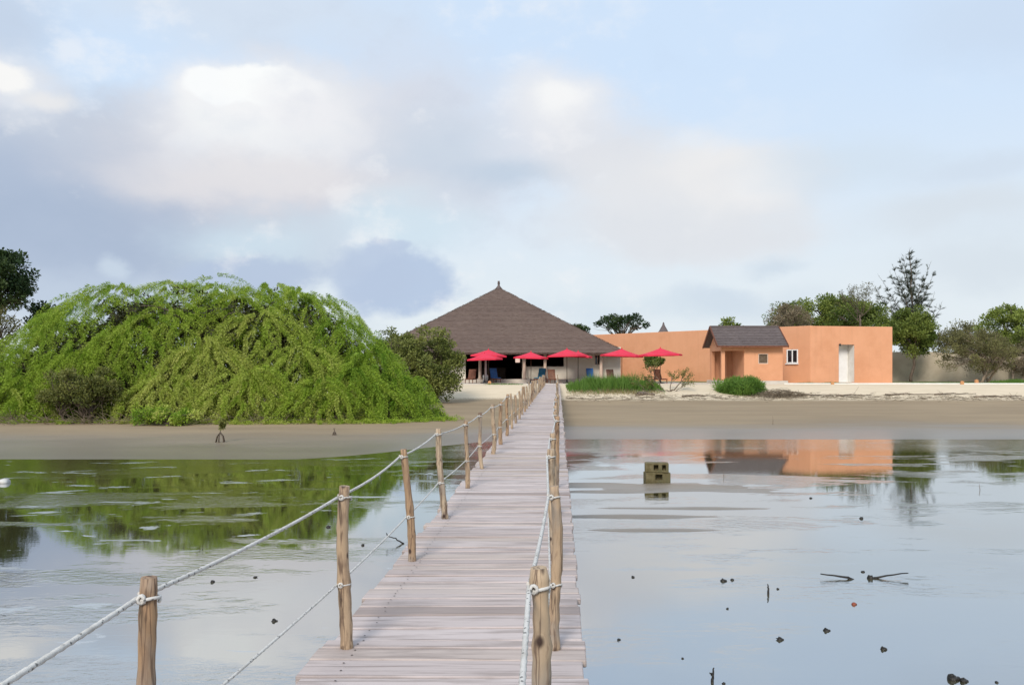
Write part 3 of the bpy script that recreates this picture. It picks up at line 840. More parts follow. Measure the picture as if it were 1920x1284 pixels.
# counter seen inside and hanging shade
mb = MB(); mb.box2((-3.4, 78.0, PF), (-.6, 78.6, PF + .95)); mb.box2((-3.5, 77.95, PF + .951), (-.5, 78.65, PF + 1.0))
ct = mb.at_base('bar_counter', M['darkwood'], (-2, 78.3, PF), bevel=.01); tag(ct, 'dark wooden bar counter deep inside the shaded pavilion', 'counter')
lt = empty('hanging_lamp', (PX(970.5, 74.6), 74.6, 3.20), 'square pale paper lamp hanging in the dark pavilion opening', 'lamp')
mb = MB(); mb.box2((lt.location.x - .2, 74.4, 3.2), (lt.location.x + .2, 74.8, 3.58)); mb.build('lamp_shade', M['lamp'], lt, bevel=.05, seg=3)
mb = MB(); mb.tube([(lt.location.x, 74.6, 3.58), (lt.location.x, 74.6, 4.6)], .012, 5); mb.build('cord', M['black'], lt)

# ------------------------------------------------------------------ the orange building
A = Vector((PX(1520, 72), 72, 0)); B = Vector((PX(1098, 93), 93, 0)); C = Vector((PX(1673.5, 73.6), 73.6, 0))
TZ = PZ(610.5, 72); FB = FL - .15
ob = empty('orange_building', (A.x, A.y + 4, FL), 'long flat roofed orange plaster building with white niche door and angled front', 'building')
mb = MB()
L1 = (A - B).length; d1 = (A - B).normalized()
def s_on(px):                                   # distance along B->A where the view ray through px meets it
    k = (px - 960) / F
    # B.x + s d.x = k (B.y + s d.y)
    return (k * B.y - B.x) / (d1.x - k * d1.y)
sa, sb = s_on(1475), s_on(1496); yw = B.y + d1.y * (sa + sb) / 2
w1 = (PZ(681, yw), PZ(655, yw))
wall(mb, B, A, FB, TZ, .35, [(sa, sb, *w1)])
L2 = (C - A).length; d2 = (C - A).normalized()
def s2(px):
    k = (px - 960) / F
    return (k * A.y - A.x) / (d2.x - k * d2.y)
na, nb = s2(1573), s2(1602); yn = A.y + d2.y * na
ntop = PZ(646, yn)
wall(mb, A + d2 * .002, C, FB, TZ - .02, .35, [(na, nb, FL + .02, ntop)])
back = Vector((2.5, 14, 0))
n2v = Vector((-d2.y, d2.x, 0))
D = C + n2v * 13 ; E = B + Vector((5, 7, 0))
wall(mb, C - d2 * .002 + n2v * .002, D, FB, TZ - .03, .35); wall(mb, D, E, FB, TZ - .04, .35); wall(mb, E, B, FB, TZ - .05, .35)
ow = mb.build('wall', M['orange'], ob, bevel=.035, seg=2)
mb = MB()
inw = lambda v, o: (v.x + o[0], v.y + o[1], TZ - .35)
mb.add([inw(A, (0, .4)), inw(C, (-.4, .4)), inw(D, (-.4, -.4)), inw(E, (0, -.4)), inw(B, (.3, 0))], [(0, 1, 2, 3, 4)])
mb.build('roof', M['concrete'], ob)
# niche with pale door
mb = MB()
q = A + d2 * na; dep = .95
def pt(s, t, z):
    v = A + d2 * s + n2v * t; return (v.x, v.y, z)
z0, z1 = FL + .02, ntop
mb.add([pt(na, .352, z0), pt(nb, .352, z0), pt(nb, dep, z0), pt(na, dep, z0), pt(na, .352, z1), pt(nb, .352, z1), pt(nb, dep, z1), pt(na, dep, z1)],
       [(0, 1, 2, 3), (4, 7, 6, 5), (1, 5, 6, 2), (0, 3, 7, 4), (2, 6, 7, 3)])
mb.add([pt(nb - .012, .01, z0 + .02), pt(nb - .012, .352, z0 + .02), pt(nb - .012, .352, z1 - .02), pt(nb - .012, .01, z1 - .02)], [(0, 1, 2, 3)])
mb.build('niche', M['whitewash'], ob)
mb = MB()
mb.add([pt(na + .12, dep - .05, z0 + .01), pt(nb - .1, dep - .05, z0 + .01), pt(nb - .1, dep - .05, z1 - .42), pt(na + .12, dep - .05, z1 - .42),
        pt(na + .12, dep - .004, z0 + .01), pt(nb - .1, dep - .004, z0 + .01), pt(nb - .1, dep - .004, z1 - .42), pt(na + .12, dep - .004, z1 - .42)],
       [(0, 1, 2, 3), (4, 7, 6, 5), (0, 4, 5, 1), (1, 5, 6, 2), (2, 6, 7, 3), (3, 7, 4, 0)])
dr = mb.build('door', M['white'], ob)
mb = MB(); v = Vector(pt(na + .25, dep - .09, z0 + 1.05)); mb.tube([v, v + Vector((.14, 0, 0))], .018, 6); mb.build('handle', M['black'], dr)
mb = MB(); v = Vector(pt(na + .06, -.08, z1 - .02)); mb.lathe(v, [(.05, -.1), (.09, -.06), (.08, .06), (.03, .1)], 10); mb.build('wall_light', M['black'], ob)
mb = MB()     # grey ramp in front of the niche
mb.add([pt(na - .05, -.002, z0 - .03), pt(nb + .02, -.002, z0 - .03), pt(nb + .05, -1.3, FL - .02), pt(na - .5, -1.3, FL - .02), pt(na - .05, -.002, FL - .2), pt(nb + .02, -.002, FL - .2), pt(nb + .05, -1.3, FL - .2), pt(na - .5, -1.3, FL - .2)],
       [(3, 2, 1, 0), (4, 5, 6, 7), (3, 7, 6, 2), (0, 4, 7, 3), (1, 2, 6, 5)])
mb.build('ramp', surf('grey_ramp', (.27, .25, .22), (.33, .31, .28), 3), ob)
# white framed window in the long wall
n1v = Vector((d1.y, -d1.x, 0))
def p1(s, t, z):
    v = B + d1 * s + n1v * t; return Vector((v.x, v.y, z))
fr = MB(); fw = .09
for s0_, s1_ in ((sa, sa + fw), (sb - fw, sb), ((sa + sb) / 2 - fw / 2, (sa + sb) / 2 + fw / 2)):
    fr.bar(p1((s0_ + s1_) / 2, .0, w1[0]), p1((s0_ + s1_) / 2, .0, w1[1]), s1_ - s0_, .10)
for zz in (w1[0] + fw / 2, w1[1] - fw / 2):
    fr.bar(p1(sa + fw, .002, zz), p1(sb - fw, .002, zz), .08, fw)
fr.bar(p1(sa - .08, .05, w1[0] - .05), p1(sb + .08, .05, w1[0] - .05), .16, .08)
wn = fr.build('window', M['white'], ob)
mb = MB(); mb.bar(p1(sa, -.12, (w1[0] + w1[1]) / 2), p1(sb, -.12, (w1[0] + w1[1]) / 2), .02, w1[1] - w1[0]); mb.build('pane', M['glass'], wn)
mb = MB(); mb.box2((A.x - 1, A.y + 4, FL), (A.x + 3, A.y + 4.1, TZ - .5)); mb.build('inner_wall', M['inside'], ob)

# ------------------------------------------------------------------ little porch house
HY0, HY1 = 68.6, 72.6
hx0, hxm, hx1 = 17.0, 18.85, PX(1468, 68.6); HF = 1.68
ph = empty('porch_house', ((hx0 + hx1) / 2, (HY0 + HY1) / 2, FL), 'small orange house with grey shingle gable roof and open corner porch', 'house')
mb = MB(); mb.box2((hx0 - .25, HY0 - .45, FL - .1), (hx1 + .28, HY1 + .1, HF)); mb.build('plinth', M['concrete'], ph, bevel=.02)
mb = MB()
xw0 = PX(1422, 68.6); xw1 = PX(1440.5, 68.6); hz0, hz1 = PZ(682, 68.6), PZ(663, 68.6); ET = 4.62
wall(mb, (hxm, HY0), (hx1, HY0), HF, ET, .2, [(xw0 - hxm, xw1 - hxm, hz0, hz1)])
wall(mb, (hx1, HY0 + .002), (hx1, HY1), HF, ET, .2)
wall(mb, (hx1, HY1), (hx0, HY1), HF, ET - .01, .2)
wall(mb, (hxm, HY1 - .21), (hxm, HY0 + .21), HF, ET, .2)
mb.build('wall', M['orange'], ph, bevel=.02)
# gable triangle over the porch side and lintels
mb = MB()
RY = (HY0 + HY1) / 2 - .05; RZ = 6.16
mb.box2((hx0, HY0, 4.12), (hxm - .002, HY0 + .28, ET)); mb.box2((hx0, HY0 + .285, 4.12), (hx0 + .28, HY1 - .21, ET))
mb.add([(hx0 + .03, HY0 + .05, ET + .002), (hx0 + .03, HY1 - .05, ET + .002), (hx0 + .03, RY, RZ - .22), (hx0 + .2, HY0 + .05, ET + .002), (hx0 + .2, HY1 - .05, ET + .002), (hx0 + .2, RY, RZ - .22)],
       [(0, 2, 1), (3, 4, 5), (0, 1, 4, 3), (1, 2, 5, 4), (2, 0, 3, 5)])
mb.build('gable', M['orange'], ph, bevel=.015)
for (x, yy_) in ((hx0 + .16, HY0 + .16), (hx0 + .16, HY1 - .42)):
    mb = MB(); mb.box2((x - .15, yy_ - .15, HF), (x + .15, yy_ + .15, 4.118)); mb.build('column', M['orange'], ph, bevel=.03)
mb = MB()
xr0, xr1 = hx0 - .45, hx1 + .22
e0, e1 = (xr0, HY0 - .6, 4.5), (xr1, HY0 - .6, 4.5); g0, g1 = (xr0, RY, RZ), (xr1, RY, RZ); f0, f1 = (xr0, HY1 + .5, 4.5), (xr1, HY1 + .5, 4.5)
roof_slope(mb, e0, e1, g0, g1, 12, lip=.035, cols=40); roof_slope(mb, f1, f0, g1, g0, 12, lip=.035, cols=40)
lo_ = Vector((0, 0, -.07))
for tri in ((e0, e1, g1, g0), (f1, f0, g0, g1)): mb.add([Vector(v) + lo_ for v in tri], [(0, 3, 2, 1)])
hr = mb.build('roof', M['slate'], ph)
mb = MB(); mb.bar(Vector(g0) + Vector((0, 0, .03)), Vector(g1) + Vector((0, 0, .03)), .22, .1); mb.build('ridge_cap', M['slate'], hr)
mb = MB()
for x in (xr0 - .03, xr1 + .03):
    mb.bar((x, HY0 - .65, 4.44), (x, RY, RZ - .02), .06, .2); mb.bar((x, RY, RZ - .02), (x, HY1 + .55, 4.44), .06, .2)
mb.bar((xr0 + .02, HY0 - .62, 4.44), (xr1 - .02, HY0 - .62, 4.44), .05, .12)
mb.build('barge_board', M['redwood'], hr)
fr = MB()
for a_, b_ in ((xw0, xw0 + .06), (xw1 - .06, xw1)): fr.box2((a_, HY0 + .03, hz0), (b_, HY0 + .12, hz1))
for a_, b_ in ((hz0, hz0 + .06), (hz1 - .06, hz1)): fr.box2((xw0 + .06, HY0 + .03, a_), (xw1 - .06, HY0 + .118, b_))
wn = fr.build('window', M['pillar'], ph)
mb = MB(); mb.box2((xw0, HY0 + .13, hz0), (xw1, HY0 + .15, hz1)); mb.build('shutter', surf('brown_blind', (.10, .07, .045), (.16, .12, .085), 6), wn)
mb = MB(); mb.box2((hx0 + .55, HY1 - .27, HF), (hx0 + 1.45, HY1 - .212, HF + 2.05)); mb.build('door', M['orange'], ph)

# ------------------------------------------------------------------ boundary wall, low wall and distant hut
bwall = MB()
P = [Vector((PX(1660, 82), 82, 0)), Vector((PX(1740, 81), 81, 0)), Vector((PX(1800, 80), 80, 0)), Vector((PX(1850, 79), 79, 0)), Vector((PX(2200, 78), 78, 0))]
hts = [PZ(660, 82), PZ(659, 81), PZ(664, 80), PZ(668, 79), PZ(668, 78)]
for i in range(len(P) - 1):
    a, b = P[i], P[i + 1]
    t = Vector((0, .25, 0))
    bwall.add([(a.x, a.y, 1.2), (b.x, b.y, 1.2), (b.x, b.y, hts[i + 1]), (a.x, a.y, hts[i]), (a.x, a.y + .25, 1.2), (b.x, b.y + .25, 1.2), (b.x, b.y + .25, hts[i + 1]), (a.x, a.y + .25, hts[i])],
              [(0, 1, 2, 3), (4, 7, 6, 5), (3, 2, 6, 7)] + ([(0, 3, 7, 4)] if i == 0 else []) + ([(1, 5, 6, 2)] if i == len(P) - 2 else []))
tag(bwall.at_base('boundary_wall', M['beige'], P[2]), 'long beige rendered boundary wall behind the trees right of the orange building', 'wall')
lw = MB()
lw.box2((PX(1470, 67.4), 67.3, 1.0), (60, 67.58, FL + .06))
tag(lw.at_base('low_wall', M['whitewash'], (30, 67.45, 1.0), bevel=.02), 'low whitewashed kerb wall edging the terrace above the sand', 'wall')
for i, (px, py, Y_, lab) in enumerate(((1561, 728, 66.9, 'small orange clay block against the white kerb below the niche door'), (1804, 728, 66.9, 'small orange clay block against the white kerb below the thorn tree'),
                          (1831, 718, 67.44, 'small orange clay block standing on top of the white kerb wall'), (918, 724, 67.3, 'small orange clay block at the terrace edge left of the boardwalk'))):
    mb = MB(); c = at(px, py, Y_); zb = FL + .06 if i == 2 else ground_z(c.x, c.y) - .02
    mb.box((c.x, c.y, zb + .12), (.24, .2, .26), random.uniform(-.3, .3)); mb.box((c.x, c.y, zb + .27), (.16, .12, .05), .1)
    tag(mb.at_base('clay_block', M['terracotta'], (c.x, c.y, zb), bevel=.02), lab, 'clay block', 'orange clay blocks along the terrace edge')
hut = empty('distant_hut', (PX(1244, 112), 112, FL), 'distant hut whose grey pointed roof tip shows over the orange wall', 'hut')
mb = MB(); ax = PX(1244, 112); zt = PZ(607, 112)
mb.lathe((ax, 112, zt), [(3.2, -3.0), (.62, -1.0), (.40, -.6), (.17, -.2), (.11, .05), (.07, .2)], 14); mb.build('roof', M['slate'], hut)
mb = MB(); mb.lathe((ax, 112, FL), [(2.6, 0), (2.6, zt - 2.75 - FL)], 14); mb.build('wall', M['orange'], hut)

# ------------------------------------------------------------------ parasols and loungers
def parasol(px, ptop, pw, Y, label, base_py=718, tilt=0.0, rot=0.0):
    x = PX(px, Y); zt = PZ(ptop, Y); rad = pw / 2 / F * Y / math.cos(math.pi / 8)
    r = empty('parasol', (x, Y, FL), label, 'parasol', 'pink red parasols on the terrace')
    n = 8; mb = MB(); H = zt - FL; drop = rad * .30
    vs, fs = [(0, 0, 0)], []
    rings = [(.33, -.40), (.66, -.74), (1.0, -1.0)]
    for rr, dz in rings:
        for k in range(n):
            a = 2 * math.pi * (k + .5) / n + rot
            vs.append((rad * rr * math.cos(a), rad * rr * math.sin(a), drop * dz))
            am = a + math.pi / n; mr = rad * rr * math.cos(math.pi / n) * .985
            vs.append((mr * math.cos(am), mr * math.sin(am), drop * dz - .02 * rr + .03))
    for k in range(n): 
        a = 2 * math.pi * (k + .5) / n + rot
        vs.append((rad * 1.005 * math.cos(a), rad * 1.005 * math.sin(a), -drop - .13)); am = a + math.pi / n; mr = rad * math.cos(math.pi / n) * .99
        vs.append((mr * math.cos(am), mr * math.sin(am), -drop - .12))
    N2 = 2 * n
    for k in range(N2): fs.append((0, 1 + k, 1 + (k + 1) % N2))
    for q in range(3):
        for k in range(N2): fs.append((1 + q * N2 + k, 1 + (q + 1) * N2 + k, 1 + (q + 1) * N2 + (k + 1) % N2, 1 + q * N2 + (k + 1) % N2))
    Mt = Matrix.Rotation(tilt, 3, 'Y')
    tv = [Mt @ Vector(v) + Vector((x, Y, FL + H)) for v in vs]
    mb.add(tv, fs, .5)
    for i in range(len(mb.c)): mb.c[i] = random.uniform(.3, .8)
    cn = mb.build('canopy', M['red'], r)
    sf = cn.modifiers.new('cloth', 'SOLIDIFY'); sf.thickness = .012
    mb = MB(); mb.lathe((x, Y, FL + H), [(.05, -.02), (.045, .06), (.02, .1)], 8); mb.build('cap', M['red'], cn)
    mb = MB(); mb.tube([(x, Y, FL + .05), (x, Y, FL + H - .02)], .028, 8); mb.build('pole', M['darkwood'], r)
    mb = MB(); mb.lathe((x, Y, FL), [(.36, 0), (.36, .05), (.10, .08), (.05, .3)], 14); mb.build('base', M['black'], r)
    mb = MB()
    for k in range(n):
        a = 2 * math.pi * (k + .5) / n + rot
        tip = Vector((rad * .97 * math.cos(a), rad * .97 * math.sin(a), -drop * .99 - .03)); top = Vector((.04 * math.cos(a), .04 * math.sin(a), -.1))
        mb.bar(Mt @ top + Vector((x, Y, FL + H)), Mt @ tip + Vector((x, Y, FL + H)), .018)
    mb.build('rib', M['darkwood'], r)
    return r
parasol(916, 655.5, 66, 71.6, 'rear upper parasol of the overlapping pair in front of the dark doorway', rot=.1, tilt=.03)
parasol(908.5, 662.5, 62, 69.6, 'front lower parasol of the overlapping pair in front of the dark doorway', rot=.3, tilt=-.035)
parasol(995.5, 660, 61, 70.6, 'single small parasol left of the boardwalk end by the low cream wall', rot=.2, tilt=.025)
parasol(1063, 654.5, 72, 70.2, 'tall parasol right of the boardwalk end with another tucked beneath it', rot=.05, tilt=-.02)
parasol(1084, 659, 50, 71.6, 'lower parasol half hidden behind the taller one by the boardwalk end', rot=.35, tilt=.05)
parasol(1166, 654, 74, 70.2, 'parasol at the pavilion corner between cream wall and orange wall', rot=.15, tilt=.04)
pr = parasol(1238, 652.5, 76, 69.6, 'parasol furthest from the pavilion standing before the orange wall beside the leafy little tree', rot=.4, tilt=-.02)

def lounger_proto():
    r = empty('sun_lounger', (0, 0, 0), 'x', 'lounger', 'wooden loungers on the terrace')
    mb = MB()
    for sx in (-.31, .31): mb.bar((sx, -.95, .32), (sx, .95, .32), .05, .07)
    for yy_ in (-.93, .3, .93): mb.bar((-.285, yy_, .32), (.285, yy_, .32), .05, .06)
    mb.build('frame', M['redwood'], r, bevel=.006)
    mb = MB()
    for k in range(12): mb.box((0, -.86 + k * .1, .372), (.6, .075, .02))
    mb.build('seat', M['redwood'], r)
    mb = MB(); an = math.radians(58)
    for k in range(9):
        q = .06 + k * .1
        mb.box((0, .30 + math.cos(an) * q, .38 + math.sin(an) * q), (.62, .075, .022), mat=Matrix.Rotation(an, 3, 'X'))
    for sx in (-.27, .27): mb.bar((sx, .30, .345), (sx, .30 + math.cos(an) * .93, .345 + math.sin(an) * .93), .04, .03)
    mb.build('backrest', M['redwood'], r)
    for sx in (-.31, .31):
        for yy_ in (-.8, .8):
            mb = MB(); mb.bar((sx, yy_, .284), (sx, yy_ * 1.02, 0), .055); mb.build('leg', M['redwood'], r)
    return r, an
proto, an = lounger_proto()
def cushion(r, m):
    mb = MB()
    mb.box((0, -.32, .42), (.58, 1.2, .07)); q = .49
    mb.box((0, .27 + math.cos(an) * q - .03, .42 + math.sin(an) * q), (.6, .95, .07), mat=Matrix.Rotation(an, 3, 'X'))
    o_ = mb.build('cushion', m, None, bevel=.025, seg=2); o_.parent = r
first = True
for px, Y_, rz, cm, lab in ((928, 72.0, .25, 'blue', 'sun lounger with bright blue cushion in front of the dark doorway'),
                      (883, 70.6, -.15, None, 'bare red brown lounger under the left pair of parasols by the shrub'),
                      (1013, 71.2, -.3, 'teal', 'sun lounger with teal blue cushion left of the boardwalk end'),
                      (1036, 70.2, .1, None, 'bare brown lounger at the very end of the boardwalk'),
                      (1107, 71.6, .0, 'blue', 'sun lounger with dull blue cushion behind the tall grass before the cream wall'),
                      (1146, 71.2, .06, None, 'bare dark brown lounger behind the tall grass by the pavilion corner'),
                      (1237, 70.8, .2, None, 'bare brown lounger beside the small table beneath the furthest parasol')):
    o = proto if first else copy_tree(proto); first = False
    o['label'] = lab; o.location = (PX(px, Y_), Y_, FL + .002); o.rotation_euler = (0, 0, rz)
    o['_c'] = cm or ''
for o in [o for o in col.objects if o.name.startswith('sun_lounger')]:
    c_ = o['_c']; del o['_c']
    if c_: cushion(o, M[c_])
tb = empty('low_table', (PX(1219, 70.3), 70.3, FL), 'low dark wooden table under the furthest parasol behind the tall grass', 'table')
mb = MB(); x, y_, z_ = tb.location
mb.box((x, y_, z_ + .52), (.9, .6, .05)); mb.build('tabletop', M['darkwood'], tb, bevel=.008)
for sx in (-.38, .38):
    for sy in (-.23, .23):
        mb = MB(); mb.bar((x + sx, y_ + sy, z_ + .494), (x + sx, y_ + sy, z_), .05); mb.build('leg', M['darkwood'], tb)
# ------------------------------------------------------------------ vegetation
def unit(v): return v / (np.linalg.norm(v, axis=-1, keepdims=True) + 1e-9)
def limb_path(p, q, sag=.15, n=6, wob=.06):
    p = Vector(p); q = Vector(q); L = (q - p).length
    out = []
    for i in range(n + 1):
        t = i / n
        v = p.lerp(q, t) + Vector((0, 0, 1)) * math.sin(t * math.pi) * L * sag
        if 0 < i < n: v += Vector((random.uniform(-1, 1), random.uniform(-1, 1), random.uniform(-1, 1))) * L * wob
        out.append(v)
    return out

def leafy(root, m, centers, crad, nleaf, L, W, flat=.75, tbase=.5, tvar=.25, up=.35, shell=.5, name='crown'):
    """clumps of small leaves round the given centres"""
    C_ = np.array(centers, float); N = len(C_)
    cr = np.broadcast_to(np.asarray(crad, float), (N,))
    idx = np.repeat(np.arange(N), nleaf)
    d = unit(RS.normal(size=(len(idx), 3)))
    rr = RS.uniform(0, 1, len(idx)) ** shell
    P = C_[idx] + d * (rr * cr[idx])[:, None] * np.array([1, 1, flat])
    A_ = unit(d * .8 + RS.normal(size=d.shape) * .6 + np.array([0, 0, up]))
    ct = np.clip(RS.normal(tbase, tvar, N), 0, 1)
    t = ct[idx] + RS.normal(0, .14, len(idx))
    ls = RS.uniform(.7, 1.3, len(idx))
    return leaves(name, m, root, P, A_, L * ls, W * ls, t)

def tree(name, label, cat, px0, px1, ytop, ybot, Y, m, nclump, crad, nleaf, leaf, group=None, trunk_r=.15, bark='bark', ground=None,
         depth=1.0, shape='ball', tbase=.5, tvar=.25, flat=.7, trunk_px=None, fork=.3, limbs=14, stems=1, top_bias=0.0):
    """crown filling the given box of the view at depth Y, with trunk and limbs reaching the leaf clumps"""
    x0, x1 = PX(px0, Y), PX(px1, Y); zt, zb = PZ(ytop, Y), PZ(ybot, Y)
    cx, cz = (x0 + x1) / 2, (zt + zb) / 2; rx, rz = (x1 - x0) / 2, (zt - zb) / 2; ry = rx * depth
    gx = PX(trunk_px, Y) if trunk_px else cx
    gz = ground_z(gx, Y) if ground is None else ground
    r = empty(name, (gx, Y, gz), label, cat, group)
    ex, ey, ez = max(.1, rx - crad * .8), max(.1, ry - crad * .8), max(.1, rz - crad * flat * .8)
    cs = []
    while len(cs) < nclump:
        v = RS.uniform(-1, 1, 3); q = np.linalg.norm(v)
        if q > 1 or q < .35 and random.random() < .7: continue
        if shape == 'dome' and v[2] < -.3 and q < .8 and random.random() < .6: continue
        if shape == 'flat': v[2] = abs(v[2]) * (1 if random.random() < .7 else -.5)
        k = 1 + .12 * mnoise.noise(Vector((v[0] * 2, v[1] * 2, v[2] * 2 + Y)))
        cs.append((cx + v[0] * ex * k, Y + v[1] * ey * k, cz + v[2] * ez * k))
    mb = MB()
    fz = gz + (cz - rz - gz) * 1.0 + rz * 2 * fork
    for s_ in range(stems):
        bx = gx + (random.uniform(-.25, .25) * rx if stems > 1 else 0); by = Y + (random.uniform(-.2, .2) * rx if stems > 1 else 0)
        fork_p = Vector((cx + (random.uniform(-.5, .5) * rx if stems > 1 else random.uniform(-.1, .1) * rx), Y + (random.uniform(-.4, .4) * ry if stems > 1 else 0), fz))
        pts = limb_path((bx, by, gz - .1), fork_p, 0, 6, .03)
        tr = trunk_r / (1 if stems == 1 else 1.6)
        mb.tube(pts, [tr * (1.25 - .55 * i / 6) for i in range(7)], 9)
        for c in random.sample(cs, min(limbs, len(cs))):
            st = pts[random.choice([4, 5, 6])]
            lp = limb_path(st, c, .08, 5, .05)
            mb.tube(lp, [tr * .55 * (1 - .85 * i / 5) + .006 for i in range(6)], 6)
            for q in range(3):
                a = lp[random.choice([2, 3, 4])]
                b = Vector(c) + Vector([random.uniform(-1, 1) * crad for _ in range(3)])
                mb.tube(limb_path(a, b, .05, 3, .07), [tr * .18, tr * .13, tr * .08, .005], 4)
    mb.build('trunk', M[bark], r)
    leafy(r, m, cs, RS.uniform(.6, 1.15, len(cs)) * crad, nleaf, leaf[0], leaf[1], flat, tbase, tvar)
    return r

def twig_tree(mb, p, d, L, r, depth, spread=.55, up=.1, tips=None, nmin=3):
    """recursive bare branching"""
    d = Vector(d).normalized(); p = Vector(p); n = 4; pts = [p]; q = p; dd = d.copy()
    for i in range(n):
        dd = (dd + Vector((random.uniform(-1, 1), random.uniform(-1, 1), random.uniform(-1, 1))) * .13 + Vector((0, 0, up * .3))).normalized()
        q = q + dd * L / n; pts.append(q)
    mb.tube(pts, [r * (1 - .5 * i / n) for i in range(n + 1)], 5 if depth > 1 else 3, random.random(), cap=False)
    if tips is not None and depth <= 1: tips += pts[1:]
    if depth == 0: return
    for k in range(random.choice([nmin, nmin + 1])):
        s = pts[random.choice([2, 3, 4, 4])]
        nd_ = (dd + Vector((random.uniform(-1, 1), random.uniform(-1, 1), random.uniform(-.6, 1))) * spread * 1.3 + Vector((0, 0, up))).normalized()
        twig_tree(mb, s, nd_, L * random.uniform(.6, .85), r * .5, depth - 1, spread, up, tips, nmin)

# ---- the great weeping tree on the left shore
BY = 45.0
SIL = [(-330, 800), (-240, 770), (-160, 740), (-80, 710), (0, 655), (55, 625), (100, 590), (140, 560), (180, 540), (240, 526), (330, 524), (400, 521), (480, 527), (560, 533), (610, 550), (660, 592), (700, 628), (750, 662), (795, 715), (825, 770), (838, 800)]
SX = np.array([PX(a, BY) for a, b in SIL]); SZ = np.array([PZ(b, BY) for a, b in SIL])
GZB = .12
XA, XB = SX[0], SX[-1]
def foot(x):
    s = np.clip((x - (XA + XB) / 2) / ((XB - XA) / 2), -1, 1)
    return 6.4 * np.sqrt(np.clip(1 - np.abs(s) ** 3.2, 0.0, 1)) + .05
lump_c = RS.uniform(-1, 1, (60, 3))
def fld(x, y, sc_, off):
    return np.array([mnoise.noise(Vector((a * sc_, b * sc_, off))) for a, b in zip(np.atleast_1d(x), np.atleast_1d(y))])
def dome(x, y, lump=True):
    x = np.atleast_1d(x).astype(float); y = np.atleast_1d(y).astype(float)
    H = np.interp(x, SX, SZ); t = np.clip(np.abs(y - BY) / foot(x), 0, 1.0)
    z = GZB + (H - GZB) * (1 - t ** 2.6) ** .8
    if lump:
        z = z + (fld(x, y * 1.0, .42, 3.3) * 1.15 + fld(x, y, 1.1, 9.1) * .45) * np.clip((z - GZB) / 2.5, 0, 1) * np.clip((1 - t) * 4, .25, 1)
    return z
wt = empty('weeping_tree', (PX(400, BY), BY, GZB), 'huge spreading bright green weeping tree with drooping feathery branches on the left shore', 'tree')
mb = MB()
for k in range(9):                              # crooked multiple trunk and spreading limbs
    a = Vector((PX(400, BY) + random.uniform(-1.2, 1.2), BY + random.uniform(-.8, .8), -.1))
    xx = random.uniform(XA + 4, XB - 3); yy_ = BY + random.uniform(-.6, .6) * 5
    zz = float(dome(xx, yy_)[0]) * .76
    lp = limb_path(a, (xx, yy_, zz), .12, 9, .03)
    mb.tube(lp, [.28 * (1 - .85 * i / 9) for i in range(10)], 8)
    for q in range(9):
        s = lp[random.choice([4, 5, 6, 7, 8])]
        xe_ = min(max(s.x + random.uniform(-3, 3), XA + 2), XB - 1); ye = s.y + random.uniform(-2.5, 2.5)
        mb.tube(limb_path(s, (xe_, ye, float(dome(xe_, ye)[0]) * .8), .08, 5, .05), [.07, .055, .04, .03, .02, .01], 5)
mb.build('trunk', M['bark'], wt)

